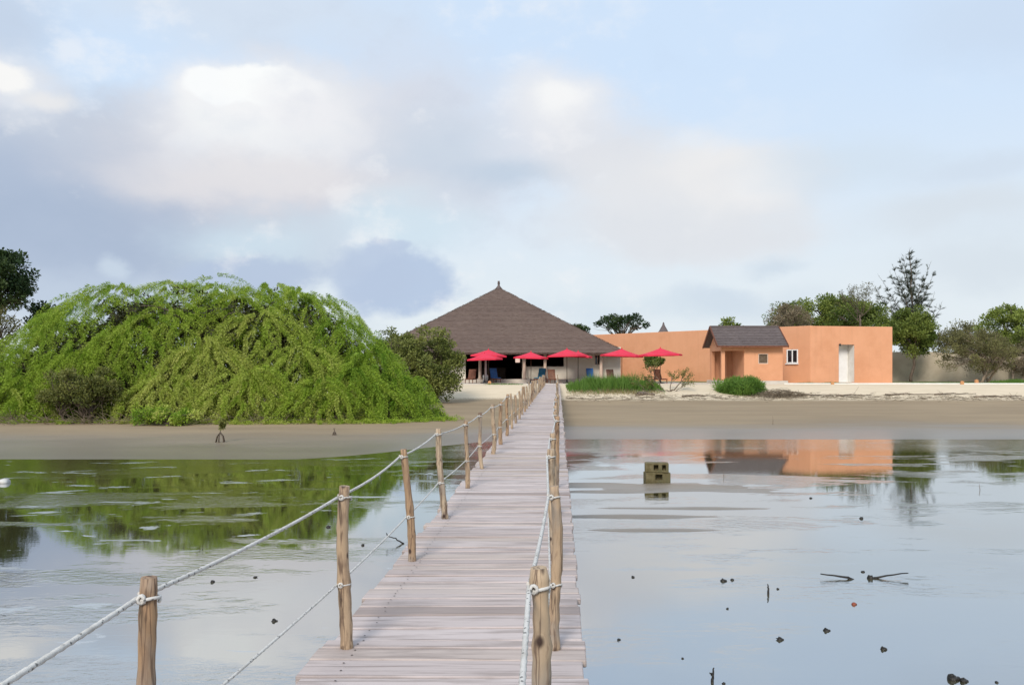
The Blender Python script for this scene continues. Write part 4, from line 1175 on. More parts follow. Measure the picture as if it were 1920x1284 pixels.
def strands(n, ntop, Lr, seg, perseg, lsize, yellow, rad, depth0, name, mat_, tb, crest=True, shrink=1.0):
    Xs = RS.uniform(XA + .6, XB - .1, n * 3); Ts = RS.uniform(-1, 1, n * 3)
    hf = RS.uniform(0, 1, n * 3)                            # spread evenly over the height of the steep skirt
    skirt = RS.uniform(0, 1, n * 3) < .68
    sg = np.where(RS.uniform(0, 1, n * 3) < .8, -1, 1)
    Ts = np.where(skirt, sg * (1 - hf ** (1 / .8)) ** (1 / 2.6), Ts)
    Ys = BY + Ts * foot(Xs) * .99
    Z = dome(Xs, Ys)
    # strands start mostly on the crests of the lumps
    e = fld(Xs, Ys, .42, 3.3) + .55 * fld(Xs, Ys, 1.1, 9.1)
    keep = RS.uniform(0, 1, len(Xs)) < (np.clip(.4 + e * 2.0, .05, 1) if crest else .9)
    Xs, Ys, Z = Xs[keep][:n], Ys[keep][:n], Z[keep][:n]
    n = len(Xs)
    h = .35
    gx = (dome(Xs + h, Ys, True) - dome(Xs - h, Ys, True)) / (2 * h); gy = (dome(Xs, Ys + h) - dome(Xs, Ys - h)) / (2 * h)
    slope = np.hypot(gx, gy)
    dirx, diry = -gx / (slope + .05), -gy / (slope + .05)
    out = np.stack([np.clip((Xs - PX(400, BY)) / 9, -1, 1), (Ys - BY) / 6, np.zeros(n)], 1)
    D = np.stack([dirx, diry, -np.clip(slope, 0, 2.2)], 1); D = unit(D)
    D = unit(D * .85 + out * .55 + RS.normal(size=(n, 3)) * .33 + np.array([0, 0, .30]))
    L = RS.uniform(Lr[0], Lr[1], n)
    L = L * np.clip((Z - .3) / 1.5, .3, 1)
    P = np.stack([Xs, BY + .6 * (1 - shrink) + (Ys - BY) * shrink, Z - depth0], 1)
    P[:, 0] = PX(400, BY) + (P[:, 0] - PX(400, BY)) * (.9 + .1 * shrink)
    st = (L / seg)[:, None]
    tint0 = np.clip(RS.normal(tb, .16, n), 0, 1)
    PP, AA, TT = [], [], []
    cur = P.copy()
    for k in range(seg):
        D = unit(D + np.array([0, 0, -.11 - .022 * k]) + RS.normal(size=(n, 3)) * .05)
        nx_ = cur + D * st
        low = nx_[:, 2] < GZB + .05
        nx_[low, 2] = GZB + .05 + RS.uniform(0, .1, low.sum())
        for q in range(perseg):
            u = RS.uniform(0, 1, n)[:, None]
            side = RS.normal(size=(n, 3)); side -= D * (side * D).sum(1, keepdims=True); side = unit(side)
            w_ = rad * (1 - .55 * k / seg) * RS.uniform(.1, 1, n)[:, None]
            PP.append(cur + (nx_ - cur) * u + side * w_ * .55)
            AA.append(unit(D * .75 + side * .75 + np.array([0, 0, -.1])))
            TT.append(tint0 + .14 * (k / seg - .4) + RS.normal(0, .10, n))
        cur = nx_
    P = np.concatenate(PP); A_ = np.concatenate(AA); T_ = np.concatenate(TT)
    s_ = RS.uniform(.75, 1.25, len(P))
    return leaves(name, mat_, wt, P, A_, lsize[0] * s_, lsize[1] * s_, T_)
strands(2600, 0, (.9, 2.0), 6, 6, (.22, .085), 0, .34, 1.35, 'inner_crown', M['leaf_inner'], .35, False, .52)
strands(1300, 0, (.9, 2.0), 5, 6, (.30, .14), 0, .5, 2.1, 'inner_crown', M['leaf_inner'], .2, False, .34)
# tiers of arching feathery branches: apex (px, py), depth, half width px, drop px, half depth m, strands, tint
TIERS = [(400, 521, 46.2, 260, 150, 4.2, 330, .45), (228, 530, 45.6, 175, 130, 4.0, 230, .42), (120, 592, 44.2, 175, 125, 3.6, 230, .40), (15, 655, 43.2, 165, 120, 3.2, 210, .40),
         (-130, 715, 43.0, 150, 85, 3.0, 120, .40), (150, 668, 41.8, 160, 110, 2.4, 200, .45), (40, 715, 41.2, 130, 80, 1.8, 150, .42), (320, 572, 43.4, 200, 125, 3.2, 260, .48), (490, 588, 42.9, 205, 150, 3.0, 300, .72),
         (385, 640, 41.6, 175, 130, 2.2, 260, .80), (560, 660, 41.2, 150, 125, 2.0, 230, .66), (320, 712, 40.4, 135, 78, 1.3, 150, .74), (470, 708, 40.0, 135, 84, 1.2, 190, .66), (600, 722, 40.0, 125, 72, 1.2, 160, .50),
         (560, 538, 45.3, 175, 150, 4.0, 240, .50), (640, 592, 43.9, 150, 150, 3.2, 240, .36), (695, 648, 42.8, 125, 130, 2.6, 210, .26), (742, 706, 42.0, 98, 88, 1.8, 150, .24), (672, 690, 41.0, 125, 104, 1.8, 200, .34),
         (250, 610, 42.6, 150, 120, 2.4, 190, .46), (430, 545, 44.6, 170, 110, 3.0, 200, .55)]
def tiers(TL, seg=13, per=30, rad=.03, ls=(.175, .027)):
    TL = TL + [(310, 525, 46.8, 210, 120, 4.0, 200, .45), (500, 528, 46.6, 210, 140, 4.0, 200, .48), (180, 545, 46.2, 170, 110, 3.5, 150, .42), (600, 552, 46.2, 150, 130, 3.5, 150, .4)]
    PP, AA, TT, LL = [], [], [], []
    for px_, py_, Y_, rx_, dr_, ry_, n, tb in TL:
        n = int(n * .36); ap = np.array(at(px_, py_, Y_)) - np.array([0, 0, .5 if py_ < 560 else (.35 if py_ < 660 else .1)]); rx_, dr_ = rx_ / F * Y_, dr_ / F * Y_
        ph = np.where(RS.uniform(0, 1, n) < .78, RS.uniform(math.pi * .95, math.pi * 2.05, n), RS.uniform(0, math.pi, n))
        s0 = RS.uniform(0, .78, n) ** .8; ln = RS.uniform(.28, .62, n); off = RS.normal(0, .22, n) + .14; curl = RS.normal(0, .25, n)
        thick = RS.uniform(.7, 1.2, n); wob = RS.uniform(0, 6.28, n); tt0 = RS.normal(tb, .11, n)
        lump = np.array([mnoise.noise(Vector((math.cos(a) * s * 2.2, math.sin(a) * s * 2.2, px_ * .01))) for a, s in zip(ph, s0)])
        off = off + lump * .35
        prev = None
        for k in range(seg + 1):
            u = k / seg; s = s0 + ln * u; a = ph + curl * u * u + .06 * np.sin(wob + u * 7)
            z = -dr_ * np.clip(s, 0, 1.4) ** 1.9 + off * (1 - .3 * u) + .10 * np.sin(u * math.pi) - .28 * u * u
            cur = ap + np.stack([rx_ * s * np.cos(a), ry_ * s * np.sin(a), z], 1)
            cur[:, 2] = np.maximum(cur[:, 2], GZB + .02 + .12 * np.abs(np.sin(wob * 3 + k)))
            if prev is not None:
                D = unit(cur - prev)
                for q in range(per):
                    t = RS.uniform(0, 1, n)[:, None]
                    sd_ = RS.normal(size=(n, 3)); sd_ -= D * (sd_ * D).sum(1, keepdims=True); sd_ = unit(sd_)
                    PP.append(prev + (cur - prev) * t + sd_ * rad * RS.uniform(0, 1, n)[:, None])
                    AA.append(unit(D * .55 + sd_ * .9)); TT.append(tt0 + .16 * (u - .4) + RS.normal(0, .06, n)); LL.append(np.full(n, 1.05 - .45 * u) * thick)  # tint rises towards the tips: highlights painted into the leaf colour
            prev = cur
    P = np.concatenate(PP); k = RS.uniform(.7, 1.2, len(P)) * np.concatenate(LL)
    return leaves('crown', M['leaf_weep'], wt, P, np.concatenate(AA), ls[0] * k, ls[1] * k, np.concatenate(TT))
tiers(TIERS)
# dead brown twigs under the skirt
mb = MB()
for k in range(420):
    xx = random.uniform(PX(-60, 40), PX(800, 40)); fy = float(foot(np.array([xx * 1.05]))[0])
    yy_ = BY - fy * random.uniform(.86, 1.02)
    p = Vector((xx, yy_, GZB + random.uniform(0, .25))); d = Vector((random.uniform(-1, 1), random.uniform(-.8, .3), random.uniform(-.1, .7))).normalized()
    mb.tube([p, p + d * .35, p + d * random.uniform(.5, 1.0) + Vector((0, 0, -.1))], [.014, .01, .004], 3, random.random(), cap=False)
mb.build('dead_twigs', M['straw'], wt)

S = 'shrubs round the weeping tree'
tree('shrub', 'dull olive rounded shrub crouching under the left side of the weeping tree', 'shrub', 60, 240, 676, 800, 39.6, M['leaf_olive'], 70, .42, 130, (.13, .06), S, .05, ground=.1, shape='dome', depth=.5, stems=4, fork=.2, tbase=.45)
tree('shrub', 'low bright green shrub spilling onto the mud under the middle of the weeping tree', 'shrub', 230, 400, 758, 802, 38.2, M['leaf_weep'], 36, .3, 110, (.13, .05), S, .03, ground=.08, shape='dome', depth=.35, stems=3, fork=.2, tbase=.4)
tree('leafy_shrub', 'broad leafy dark green shrub between the weeping tree and the pavilion', 'shrub', 716, 876, 606, 768, 57.5, M['leaf_shrub'], 130, .62, 170, (.19, .085), None, .08, shape='ball', depth=.8, stems=4, fork=.25, tbase=.45, tvar=.28)
tree('leafy_shrub', 'thinner taller shrub whose twigs show sky just right of the weeping tree', 'shrub', 690, 800, 604, 720, 60.5, M['leaf_shrub'], 38, .55, 90, (.18, .09), None, .07, depth=.8, stems=3, fork=.35, tbase=.4, limbs=18)
# dark trees far left
tree('broadleaf_tree', 'tall dense dark green tree rising at the left edge of the picture', 'tree', -95, 70, 446, 600, 60, M['leaf_deep'], 95, .75, 190, (.24, .13), None, .3, ground=.6, tbase=.45, fork=.25, tvar=.3)
tree('broadleaf_tree', 'small dark green treetop peeping over the left shoulder of the weeping tree', 'tree', 42, 128, 566, 660, 63, M['leaf_deep'], 32, .65, 130, (.24, .13), None, .2, ground=.8, tbase=.3, fork=.3)
tree('broadleaf_tree', 'brownish half bare tree below the tall dark tree at the left edge', 'tree', -70, 42, 565, 700, 58, M['leaf_thorn'], 40, .6, 90, (.2, .08), None, .15, ground=.5, tbase=.5, fork=.3, limbs=25)
# trees behind the orange building
tree('savanna_tree', 'sparse dark flat topped tree above the left end of the orange wall', 'tree', 1110, 1230, 584, 634, 125, M['leaf_deep'], 26, .85, 100, (.32, .18), None, .22, ground=1.4, shape='flat', tbase=.15, flat=.6, fork=.05, limbs=22)
tree('savanna_tree', 'dark treetop just above the right slope of the pavilion roof', 'tree', 1050, 1112, 604, 650, 120, M['leaf_deep'], 14, .8, 100, (.32, .18), None, .2, ground=1.4, shape='flat', tbase=.15, fork=.1)
tree('broadleaf_tree', 'small olive treetop showing just above the porch house roof', 'tree', 1326, 1404, 594, 650, 100, M['leaf_mid'], 18, .9, 120, (.28, .14), None, .2, ground=1.4, tbase=.35)
tree('broadleaf_tree', 'leafy green tree behind the orange building left of the bare twigs', 'tree', 1476, 1650, 544, 640, 98, M['leaf_mid'], 95, .95, 170, (.28, .13), None, .3, ground=1.4, tbase=.62, depth=.7)
tree('broadleaf_tree', 'green tree with thin leaning twigs, left of the group behind the orange building', 'tree', 1428, 1535, 560, 640, 101, M['leaf_mid'], 46, .9, 110, (.28, .12), None, .22, ground=1.4, tbase=.3, limbs=24)
tree('dry_tree', 'hazy grey brown leafless tree behind the roof edge of the orange building', 'tree', 1432, 1530, 566, 640, 92, M['leaf_brown'], 60, .7, 150, (.26, .05), None, .15, ground=1.4, tbase=.5, limbs=20)
tree('broadleaf_tree', 'dark dense tree directly behind the middle of the orange block', 'tree', 1545, 1705, 562, 660, 94, M['leaf_mid'], 95, .9, 160, (.26, .12), None, .3, ground=1.4, tbase=.42, depth=.7)
bt = empty('bare_tree', (PX(1612, 90), 90, 1.42), 'bare twiggy treetop left of the tall feathery casuarina', 'tree')
mb = MB(); tips = []
b = Vector((PX(1618, 90), 90, 1.3)); tpp = Vector((PX(1612, 90), 90, PZ(590, 90)))
mb.tube(limb_path(b, tpp, 0, 5, .02), [.2, .18, .16, .13, .11, .08], 7)
for k in range(9):
    twig_tree(mb, tpp + Vector((random.uniform(-.3, .3), 0, random.uniform(-.8, .2))), (random.uniform(-.8, .8), random.uniform(-.5, .5), .9), 1.5, .045, 3, .55, .1, tips, 2)
mb.build('trunk', M['bark'], bt)
leafy(bt, M['leaf_thorn'], random.sample(tips, min(400, len(tips))), .15, 4, .15, .06, 1, .3, .2, 0, .5)
# casuarina
CYY = 120.0
cz_ = empty('casuarina_tree', (PX(1706, CYY), CYY, 1.42), 'tall wispy casuarina with upswept feathery branches, tallest tree on the right', 'tree')
mb = MB(); tp, ta = [], []
bx, gz_ = PX(1716, CYY), 1.3
top = at(1706, 470, CYY)
trk = limb_path((bx, CYY, gz_), top, 0, 14, .006)
mb.tube(trk, [.28 * (1 - .93 * i / 14) for i in range(15)], 8)
def needles(path, dens, ln):
    for i in range(len(path) - 1):
        a, b = path[i], path[i + 1]; d = (b - a)
        for q in range(int(dens)):
            t = random.random()
            tp.append(a.lerp(b, t)); dd = d.normalized() + Vector((random.uniform(-1, 1), random.uniform(-1, 1), random.uniform(-.9, .5))) * .5
            ta.append(dd.normalized())
LEAD = [(1700, 476, .3), (1680, 505, .5), (1737, 495, -.3), (1754, 528, .5), (1660, 512, .6), (1668, 548, .2), (1750, 568, -.6), (1735, 555, .1), (1683, 552, .4), (1712, 520, -.8), (1725, 585, -.2), (1655, 560, .3), (1745, 600, .6), (1706, 466, 0), (1688, 482, .1), (1666, 497, -.3), (1729, 480, .4), (1748, 508, -.2), (1757, 550, .2), (1652, 540, .3), (1674, 520, -.5), (1717, 500, .5), (1742, 575, -.5), (1740, 530, .6), (1645, 528, .5), (1695, 535, -.6), (1722, 545, .8), (1752, 590, .3), (1690, 585, .6), (1660, 575, -.4), (1728, 610, .1)]
for px_, py_, dy in LEAD:
    tip = at(px_, py_, CYY) + Vector((0, dy * 4, 0))
    f = max(.28, min(.86, (tip.z - 4.2 - abs(tip.x - bx) * .55 - gz_) / (top.z - gz_)))
    s = trk[int(f * 14)]
    lp = limb_path(s, tip, -.08, 8, .02)
    mb.tube(lp, [.055 * (1 - .9 * i / 8) + .004 for i in range(9)], 5)
    needles(lp[3:], 9, .5)
    for q in range(34):
        i0 = random.choice([1, 2, 3, 4, 5, 6, 7]); st_ = lp[i0]
        d = (lp[i0 + 1] - lp[i0]).normalized()
        d = (d * .55 + Vector((random.uniform(-1, 1), random.uniform(-1, 1), random.uniform(-.2, .7))) * .85).normalized()
        L_ = random.uniform(.5, 1.45) * (1.15 - .08 * i0)
        sp = [st_ + d * L_ * t + Vector((0, 0, -.12 * t * t)) for t in (0, .33, .66, 1)]
        mb.tube(sp, [.014, .010, .007, .004], 3, cap=False)
        needles(sp, 13, .4)
mb.build('trunk', M['bark'], cz_)
leaves('crown', M['leaf_needle'], cz_, np.array([tuple(v) for v in tp]), np.array([tuple(v) for v in ta]), RS.uniform(.22, .55, len(tp)), .024, np.clip(RS.normal(.45, .25, len(tp)), 0, 1))
# right hand group
tree('broadleaf_tree', 'dense olive green tree whose slim trunk stands before the beige boundary wall', 'tree', 1664, 1762, 568, 674, 77.5, M['leaf_mid'], 105, .62, 190, (.20, .09), None, .12, trunk_px=1708, ground=1.4, tbase=.42, fork=.2, depth=.8)
tree('broadleaf_tree', 'bright green round tree at the right edge of the picture', 'tree', 1825, 1990, 562, 690, 93, M['leaf_mid'], 110, .85, 170, (.26, .12), None, .3, ground=1.4, tbase=.72, fork=.2)
tree('broadleaf_tree', 'low greyish tree filling the gap behind the beige wall', 'tree', 1740, 1860, 600, 690, 100, M['leaf_thorn'], 70, .9, 110, (.28, .1), None, .2, ground=1.4, tbase=.55, fork=.2, limbs=22)
tree('thorn_tree', 'wide brown and olive thorn tree with several pale trunks before the beige wall', 'tree', 1752, 1912, 612, 706, 75.5, M['leaf_thorn'], 110, .55, 150, (.19, .05), None, .14, bark='palebark', trunk_px=1842, ground=1.4, tbase=.55, fork=.25, stems=4, limbs=14, shape='dome', depth=.8)
tree('thorn_tree', 'purplish brown leafless thorn tree at the right edge', 'tree', 1868, 2010, 622, 712, 77.5, M['leaf_brown'], 70, .6, 150, (.2, .045), None, .13, bark='palebark', trunk_px=1905, ground=1.4, tbase=.3, fork=.25, stems=3, shape='dome', depth=.8)
tree('round_topped_tree', 'little clipped leafy tree in front of the orange wall under the furthest parasol', 'tree', 1205, 1249, 664, 691, 75.5, M['leaf_mid'], 34, .26, 150, (.13, .07), None, .04, ground=FL - .01, trunk_px=1226, tbase=.2, depth=.9, fork=.1, stems=2, limbs=10, flat=.7)

# ---- distant scrub closing the horizon
sc_pts = []
for k in range(900):
    x = random.uniform(-260, 330); y = random.uniform(150, 210)
    sc_pts.append((x, y, 1.2 + random.random() ** 1.5 * 4.2))
sb = empty('far_scrub', (0, 180, 1.4)); 
bpy.data.objects.remove(sb)
o_ = leafy(None, M['leaf_mid'], sc_pts, 2.6, 60, .75, .4, .8, .3, .2, .3, .6, 'far_scrub'); tag(o_, kind='stuff')

# ---- grass and low plants on the beach
def blades(name, m, xs, ys, zf, hr, lean, W, tbase, parent=None, tvar=.25):
    n = len(xs)
    P = np.stack([xs, ys, np.array([zf(a, b) for a, b in zip(xs, ys)]) - .02], 1)
    A_ = unit(np.stack([RS.normal(0, lean, n), RS.normal(0, lean, n), np.ones(n)], 1))
    H = hr
    return leaves(name, m, parent, P, A_, H, W, np.clip(RS.normal(tbase, tvar, n), 0, 1))
def tussock(px0, px1, pyb, Y, zmax, n, m, label, spread_y, name='tall_grass', tb=.4, lean=.35, W=.03, cat='grass clump', edge=.5):
    x0, x1 = PX(px0, Y), PX(px1, Y)
    u = RS.uniform(-1, 1, n); xs = (x0 + x1) / 2 + u * (x1 - x0) / 2; ys = Y + RS.normal(0, spread_y, n)
    hmod = np.array([.75 + .6 * mnoise.noise(Vector((x * .9, y * .9, 2))) for x, y in zip(xs, ys)])
    H = zmax * np.clip(1 - np.abs(u) ** 2.5 * edge * 1.6, .15, 1) * np.clip(hmod, .25, 1.2) * RS.uniform(.6, 1.05, n)
    e = empty(name, ((x0 + x1) / 2, Y, ground_z((x0 + x1) / 2, Y)), label, cat)
    blades('blades', m, xs, ys, ground_z, H, lean, W, tb, e)
    return e
tussock(1062, 1240, 745, 64.2, 1.45, 6500, M['grass'], 'long bank of tall green grass right of the boardwalk end', .9, lean=.38, W=.032)
tussock(1062, 1245, 748, 62.2, .45, 2200, M['drygrass'], 'fringe of short straw coloured grass in front of the tall green grass bank', .5, name='dry_grass', lean=.6, W=.02)
gc = tree('grassy_bush', 'round bright green spiky bush alone on the pale sand before the porch house', 'bush', 1332, 1440, 704, 757, 62.5, M['grass'], 65, .42, 190, (.30, .04), None, .03, tbase=.5, shape='dome', depth=.9, stems=3, fork=.1, flat=.8)
tussock(1480, 1610, 717, 71.9, .22, 1500, M['grass'], 'thin strip of grass along the foot of the orange block', .12, name='short_grass', lean=.5, W=.02, tb=.2)
tussock(1862, 1960, 717, 72.5, .6, 2600, M['grass'], 'green grass strip under the thorn trees at the right edge', .6, name='short_grass', lean=.5, W=.03, tb=.3)
tussock(1690, 1860, 716, 72.5, .16, 2200, M['grass'], 'short patchy grass in front of the beige boundary wall', .8, name='short_grass', lean=.6, W=.02, tb=.2)
tussock(905, 985, 727, 66.9, .22, 900, M['grass'], 'low green weeds along the terrace edge left of the boardwalk', .25, name='short_grass', lean=.6, W=.02, tb=.3)

# bare branching shrub on the sand
bs = empty('bare_shrub', (PX(1255, 62.5), 62.5, ground_z(PX(1255, 62.5), 62.5)), 'sprawling bare grey shrub on the sand between the tall grass and the spiky bush', 'shrub')
mb = MB(); tips = []
bp = bs.location.copy()
for ex_, ez_, r_ in ((-1.5, .95, .05), (-1.0, 1.2, .045), (.25, 1.1, .05), (1.2, 1.55, .06), (1.0, .5, .04), (-2.0, .35, .04)):
    lp = limb_path(bp, bp + Vector((ex_, random.uniform(-.5, .5), ez_)), -.18, 6, .05)
    mb.tube(lp, [r_ * (1 - .6 * i / 6) for i in range(7)], 6)
    for q in range(3): twig_tree(mb, lp[random.choice([4, 5, 6])], (ex_ * .3 + random.uniform(-.5, .5), random.uniform(-.4, .4), .5), .55, .018, 2, .6, 0, tips, 2)
mb.build('branches', M['drift'], bs)
leafy(bs, M['leaf_olive'], tips, .10, 3, .11, .05, 1, .4, .25, .2, .6, 'foliage')
# mangrove seedling and a little twig on the left mud
def seedling(px, pyb, Y, h, label, leafy_=True):
    g = Vector((PX(px, Y), Y, ground_z(PX(px, Y), Y)))
    e = empty('mangrove_seedling', g, label, 'seedling')
    mb = MB(); tips = []
    for k in range(7):
        a = k / 7 * 6.28 + random.random(); rr = h * .24
        mb.tube([g + Vector((math.cos(a) * rr, math.sin(a) * rr, -.03)), g + Vector((math.cos(a) * rr * .7, math.sin(a) * rr * .7, h * .28)), g + Vector((0, 0, h * .5))], [.018, .02, .02], 5)
    twig_tree(mb, g + Vector((0, 0, h * .45)), (0, 0, 1), h * .3, .018, 2, .7, .2, tips, 3)
    mb.build('stem', M['bark'], e)
    if leafy_: leafy(e, M['leaf_olive'], tips, h * .09, 7, .09, .045, 1, .6, .25, .3, .6, 'foliage')
    return e
seedling(413, 830, 30.6, .72, 'little mangrove seedling on stilt roots on the mud below the weeping tree')
seedling(627, 820, 33.5, .30, 'tiny leafless mangrove sprout on the mud left of the boardwalk', False)
for px_, Y_, h_, lab in ((1449, 39.5, .42, 'thin dry reed standing in the mud right of the boardwalk'), (1357, 21.3, .32, 'thin reed standing in the water right of the concrete blocks'), (1837, 19.0, .32, 'thin reed standing in the water near the right edge'), (1143, 13.4, .2, 'short reed standing in the water close to the boardwalk')):
    x = PX(px_, Y_); z = min(0, ground_z(x, Y_)) if Y_ < 30 else ground_z(x, Y_)
    mb = MB(); mb.tube([(x, Y_, z - .05), (x + .01, Y_, z + h_ * .5), (x - .01, Y_, z + h_)], [.009, .008, .004], 5)
    tag(mb.at_base('reed', M['drift'], (x, Y_, z)), lab, 'reed')

# ---- flotsam
def at_water(px, py): 
    Y = EYE * F / (py - HZ); return Vector((PX(px, Y), Y, 0))
def lump(mb, c, r, flat=.6, n=7):
    prof = []; 
    sd_ = random.random() * 50
    vs, fs = [], []
    for i in range(6):
        th = math.pi * i / 5
        for k in range(n):
            a = 2 * math.pi * k / n
            d = Vector((math.sin(th) * math.cos(a), math.sin(th) * math.sin(a), -math.cos(th)))
            q = 1 + .55 * mnoise.noise(d * 1.7 + Vector((sd_, 0, 0)))
            vs.append(Vector(c) + Vector((d.x, d.y, d.z * flat)) * r * q)
    for i in range(5):
        for k in range(n): fs.append((i * n + k, i * n + (k + 1) % n, (i + 1) * n + (k + 1) % n, (i + 1) * n + k))
    mb.add(vs, fs, random.random(), True)
def stick(pts, rad, name, label, m='wet', cat='driftwood'):
    mb = MB(); P = [Vector(p) for p in pts]
    Q = []
    for i in range(len(P) - 1):
        for k in range(4): Q.append(P[i].lerp(P[i + 1], k / 4) + Vector((random.uniform(-1, 1), random.uniform(-1, 1), random.uniform(-1, 1))) * rad * .35)
    Q.append(P[-1]); n = len(Q)
    mb.tube(Q, [rad * (1.0 - .65 * i / (n - 1)) for i in range(n)], 7)
    return mb
w0 = at_water(1600, 1085); w1_ = at_water(1541, 1085)
mb = stick([w0 + Vector((.02, 0, -.03)), w0 + Vector((-.10, 0, .03)), Vector((w1_.x, w0.y + .05, .055))], .022, '', '')
tag(mb.at_base('driftwood', M['wet'], w0), 'curved black stick rising leftward from the water, left of the two long sticks', 'driftwood', 'black sticks in the lagoon')
w0 = at_water(1632, 1084); w1_ = at_water(1703, 1084)
mb = stick([w0 + Vector((-.02, 0, -.02)), w0 + Vector((.12, 0, .02)), Vector((w1_.x, w0.y, .07))], .020, '', '')
lump(mb, w0, .04, 1.2)
tag(mb.at_base('driftwood', M['wet'], w0), 'black stick rising rightward from the water, right of the two long sticks', 'driftwood', 'black sticks in the lagoon')
w0 = at_water(756, 1019); w1_ = at_water(727, 1019)
mb = stick([w0 + Vector((.02, 0, -.03)), w0, Vector(((w0.x + w1_.x) / 2, w0.y, .08)), Vector((w1_.x, w0.y, .12))], .018, '', '')
mb2 = stick([Vector((w1_.x, w0.y, .115)), Vector((w1_.x - .02, w0.y, .17))], .014, '', ''); mb.add(mb2.v, mb2.f, .5)
tag(mb.at_base('driftwood', M['wet'], w0), 'black forked twig rising from the water left of the boardwalk', 'driftwood', 'black sticks in the lagoon')
w0 = at_water(1440, 1112)
mb = stick([w0 + Vector((0, 0, -.03)), w0 + Vector((.004, 0, .06)), w0 + Vector((-.005, 0, .115))], .016, '', '')
tag(mb.at_base('driftwood', M['wet'], w0), 'short upright black peg sticking out of the water left of the long sticks', 'driftwood', 'black sticks in the lagoon')
w0 = at_water(1336, 1278)
mb = stick([w0 + Vector((0, 0, -.03)), w0 + Vector((.0, 0, .06)), w0 + Vector((.012, 0, .125))], .016, '', '')
mb2 = stick([w0 + Vector((0, 0, .06)), w0 + Vector((-.025, 0, .085))], .012, '', ''); mb.add(mb2.v, mb2.f, .5)
tag(mb.at_base('driftwood', M['wet'], w0), 'black forked peg sticking out of the water at the bottom of the picture', 'driftwood', 'black sticks in the lagoon')
DB = [(1187, 1082, 5, 'wet', 'small black lump floating near the boardwalk level with the long sticks'), (1356, 1089, 7, 'wet', 'pointed black lump left of the upright peg in the right hand water'),
      (1373, 1087, 5, 'wet', 'smaller black bit beside the pointed lump'), (1458, 1104, 4, 'wet', 'tiny black bit just right of the upright peg'),
      (1601, 1133, 7, 'redfruit', 'reddish brown husk floating below the long black sticks'), (1549, 1182, 8, 'wet', 'round black lump below and left of the reddish husk'),
      (1462, 1199, 8, 'wet', 'black lump with a pale scum trail left of the round lump'), (1656, 1217, 8, 'wet', 'flat black lump below the reddish husk to its right'),
      (1160, 1199, 5, 'wet', 'small black bit in the water beside the boardwalk near the bottom'), (1786, 1273, 15, 'wet', 'largest black clump at the lower right corner of the water'),
      (1806, 1277, 10, 'wet', 'black lump touching the right of the largest clump'), (1869, 1279, 5, 'wet', 'small black bit at the lower right corner'),
      (1520, 934, 4, 'wet', 'tiny dark bit far out in the water below the reflected orange block'), (1615, 972, 6, 'wet', 'thin dark bit in the pale water below the reflected tree'),
      (1618, 1072, 5, 'wet', 'black bit between the two long sticks'), (1364, 1141, 4, 'wet', 'tiny black bit below the pointed lump'),
      (1280, 1234, 4, 'wet', 'tiny black bit left of the forked peg'), (1547 - 190, 1281, 5, 'wet', 'black bit at the foot of the forked peg'),
      (399, 1091, 6, 'wet', 'black bit in the left water below the green reflection'), (514, 1164, 7, 'wet', 'dark lump in the scummy water left of the boardwalk'),
      (479, 1082, 5, 'wet', 'dark bit just under the edge of the green reflection'), (616, 988, 6, 'wet', 'little dark twig near the second post left of the boardwalk'),
      (680, 1022, 5, 'wet', 'dark bit between the second and third posts left of the boardwalk')]
for px_, py_, s_, mm, lab in DB:
    c = at_water(px_, py_); r_ = s_ / F * c.y * .72
    mb = MB(); lump(mb, c + Vector((0, 0, r_ * .15)), r_, .65)
    if s_ >= 7 and mm == 'wet':
        lump(mb, c + Vector((r_ * .9, 0, r_ * .1)), r_ * .5, .7); lump(mb, c + Vector((-r_ * .2, 0, r_ * .6)), r_ * .45, 1.0)
    tag(mb.at_base('flotsam', M[mm], c), lab, 'flotsam', 'bits floating on the lagoon')
c = at_water(7, 905)
mb = MB(); lump(mb, c + Vector((0, 0, .02)), .15, .6, 10); tag(mb.at_base('stone', M['stone'], c), 'pale rounded stone in the water at the left edge', 'stone')

# two hollow concrete blocks stacked in the shallows
def block(base, w_, d_, h_, rz, label, holes):
    e = empty('hollow_block', base, label, 'concrete block', 'hollow blocks stacked in the shallows')
    mb = MB(); Mz = Matrix.Rotation(rz, 3, 'Z')
    hl_ = [(w_ / 2 + a - b / 2, w_ / 2 + a + b / 2, h_ * .22, h_ * .80) for a, b in holes]
    t = MB(); wall(t, (-w_ / 2, -d_ / 2), (w_ / 2, -d_ / 2), 0, h_, d_, hl_)
    mb.add([Mz @ Vector(v) + Vector(base) for v in t.v], t.f)
    mb.build('shell', M['block'], e, bevel=.012)
    mb = MB()
    for q in hl_:
        mb.add([Mz @ Vector(v) + Vector(base) for v in ((q[0] - w_ / 2, .0, q[2]), (q[1] - w_ / 2, .0, q[2]), (q[1] - w_ / 2, .0, q[3]), (q[0] - w_ / 2, .0, q[3]))], [(0, 1, 2, 3)])
    mb.build('core', M['block'], e)
bb = at_water(1234, 903); bb.y += .18
block((bb.x, bb.y, -.02), .60, .34, .235, .03, 'lower hollow concrete block standing in the shallow water', [(.02, .17)])
block((bb.x - .01, bb.y - .01, .218), .56, .32, .225, -.10, 'upper hollow concrete block stacked on the lower one', [(-.02, .11), (.17, .09)])

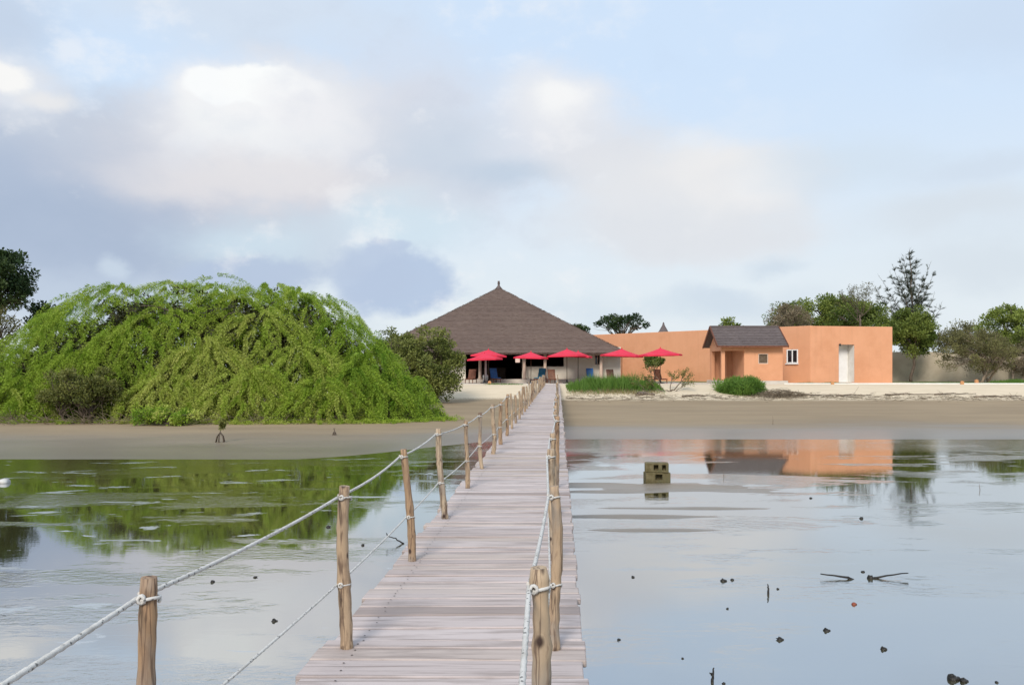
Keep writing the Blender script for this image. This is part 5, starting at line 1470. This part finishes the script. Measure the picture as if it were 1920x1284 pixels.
# driftwood and dead brush along the strand line
for i, (px_, py_, L_, lab) in enumerate(((1210, 752, 1.3, 'dark mossy drift log at the left end of the strand line below the bare shrub'), (1310, 748, 2.4, 'long grey branch lying between the bare shrub and the spiky bush'),
        (1520, 752, 3.2, 'long pale branch on the strand line right of the brush heap'), (1600, 755, 2.6, 'second pale branch on the strand line below the niche door'),
        (1705, 756, 3.6, 'dark branch on the strand line right of the orange block'), (1790, 752, 3.0, 'long thin branch on the strand line under the thorn tree'), (1870, 754, 3.4, 'driftwood branch on the strand line at the right edge'))):
    Y_ = 61.0 + random.uniform(-.5, .5); x = PX(px_, Y_); g = Vector((x, Y_, ground_z(x, Y_) + .05))
    mb = stick([g - Vector((L_ / 2, .1, 0)), g + Vector((-.2, .05, .06)), g + Vector((.3, .1, .02)), g + Vector((L_ / 2, -.1, .05))], .06 if i else .2, '', '')
    tips = []
    for q in range(4): twig_tree(mb, g + Vector((random.uniform(-.4, .4) * L_, 0, .04)), (random.uniform(-1, 1), random.uniform(-.4, .4), .02), .4, .016, 1, .5, 0, tips, 2)
    tag(mb.at_base('drift_branch', M['drift'], g), lab, 'driftwood', 'driftwood along the strand line')
hp = empty('brush_heap', (PX(1460, 61), 61, ground_z(PX(1460, 61), 61)), 'low heap of dead brown brush on the strand line right of the spiky bush', 'brush heap')
mb = MB()
for k in range(500):
    u = random.gauss(0, .45); x = hp.location.x + u * 2.3; y_ = 61 + random.gauss(0, .5); z = ground_z(x, y_) + random.random() * .38 * max(0, 1 - u * u)
    d = Vector((random.uniform(-1, 1), random.uniform(-.5, .5), random.uniform(-.15, .3))).normalized() * random.uniform(.25, .7)
    p = Vector((x, y_, z)); mb.tube([p - d / 2, p + Vector((0, 0, .05)), p + d / 2], [.012, .014, .006], 3, random.random(), cap=False)
mb.build('dead_brush', M['straw'], hp)['kind'] = 'stuff'
# scattered litter along the strand: uncountable
mb = MB()
for k in range(1500):
    x = random.uniform(PX(1060, 61), PX(2000, 61)); y_ = 60.4 + random.gauss(0, .55)
    p = Vector((x, y_, ground_z(x, y_) + .02)); d = Vector((random.uniform(-1, 1), random.uniform(-.4, .4), random.uniform(-.05, .12))) * random.uniform(.1, .45)
    mb.tube([p - d, p + d], [.012, .006], 3, random.random(), cap=False)
tag(mb.build('strand_litter', M['straw']), kind='stuff')
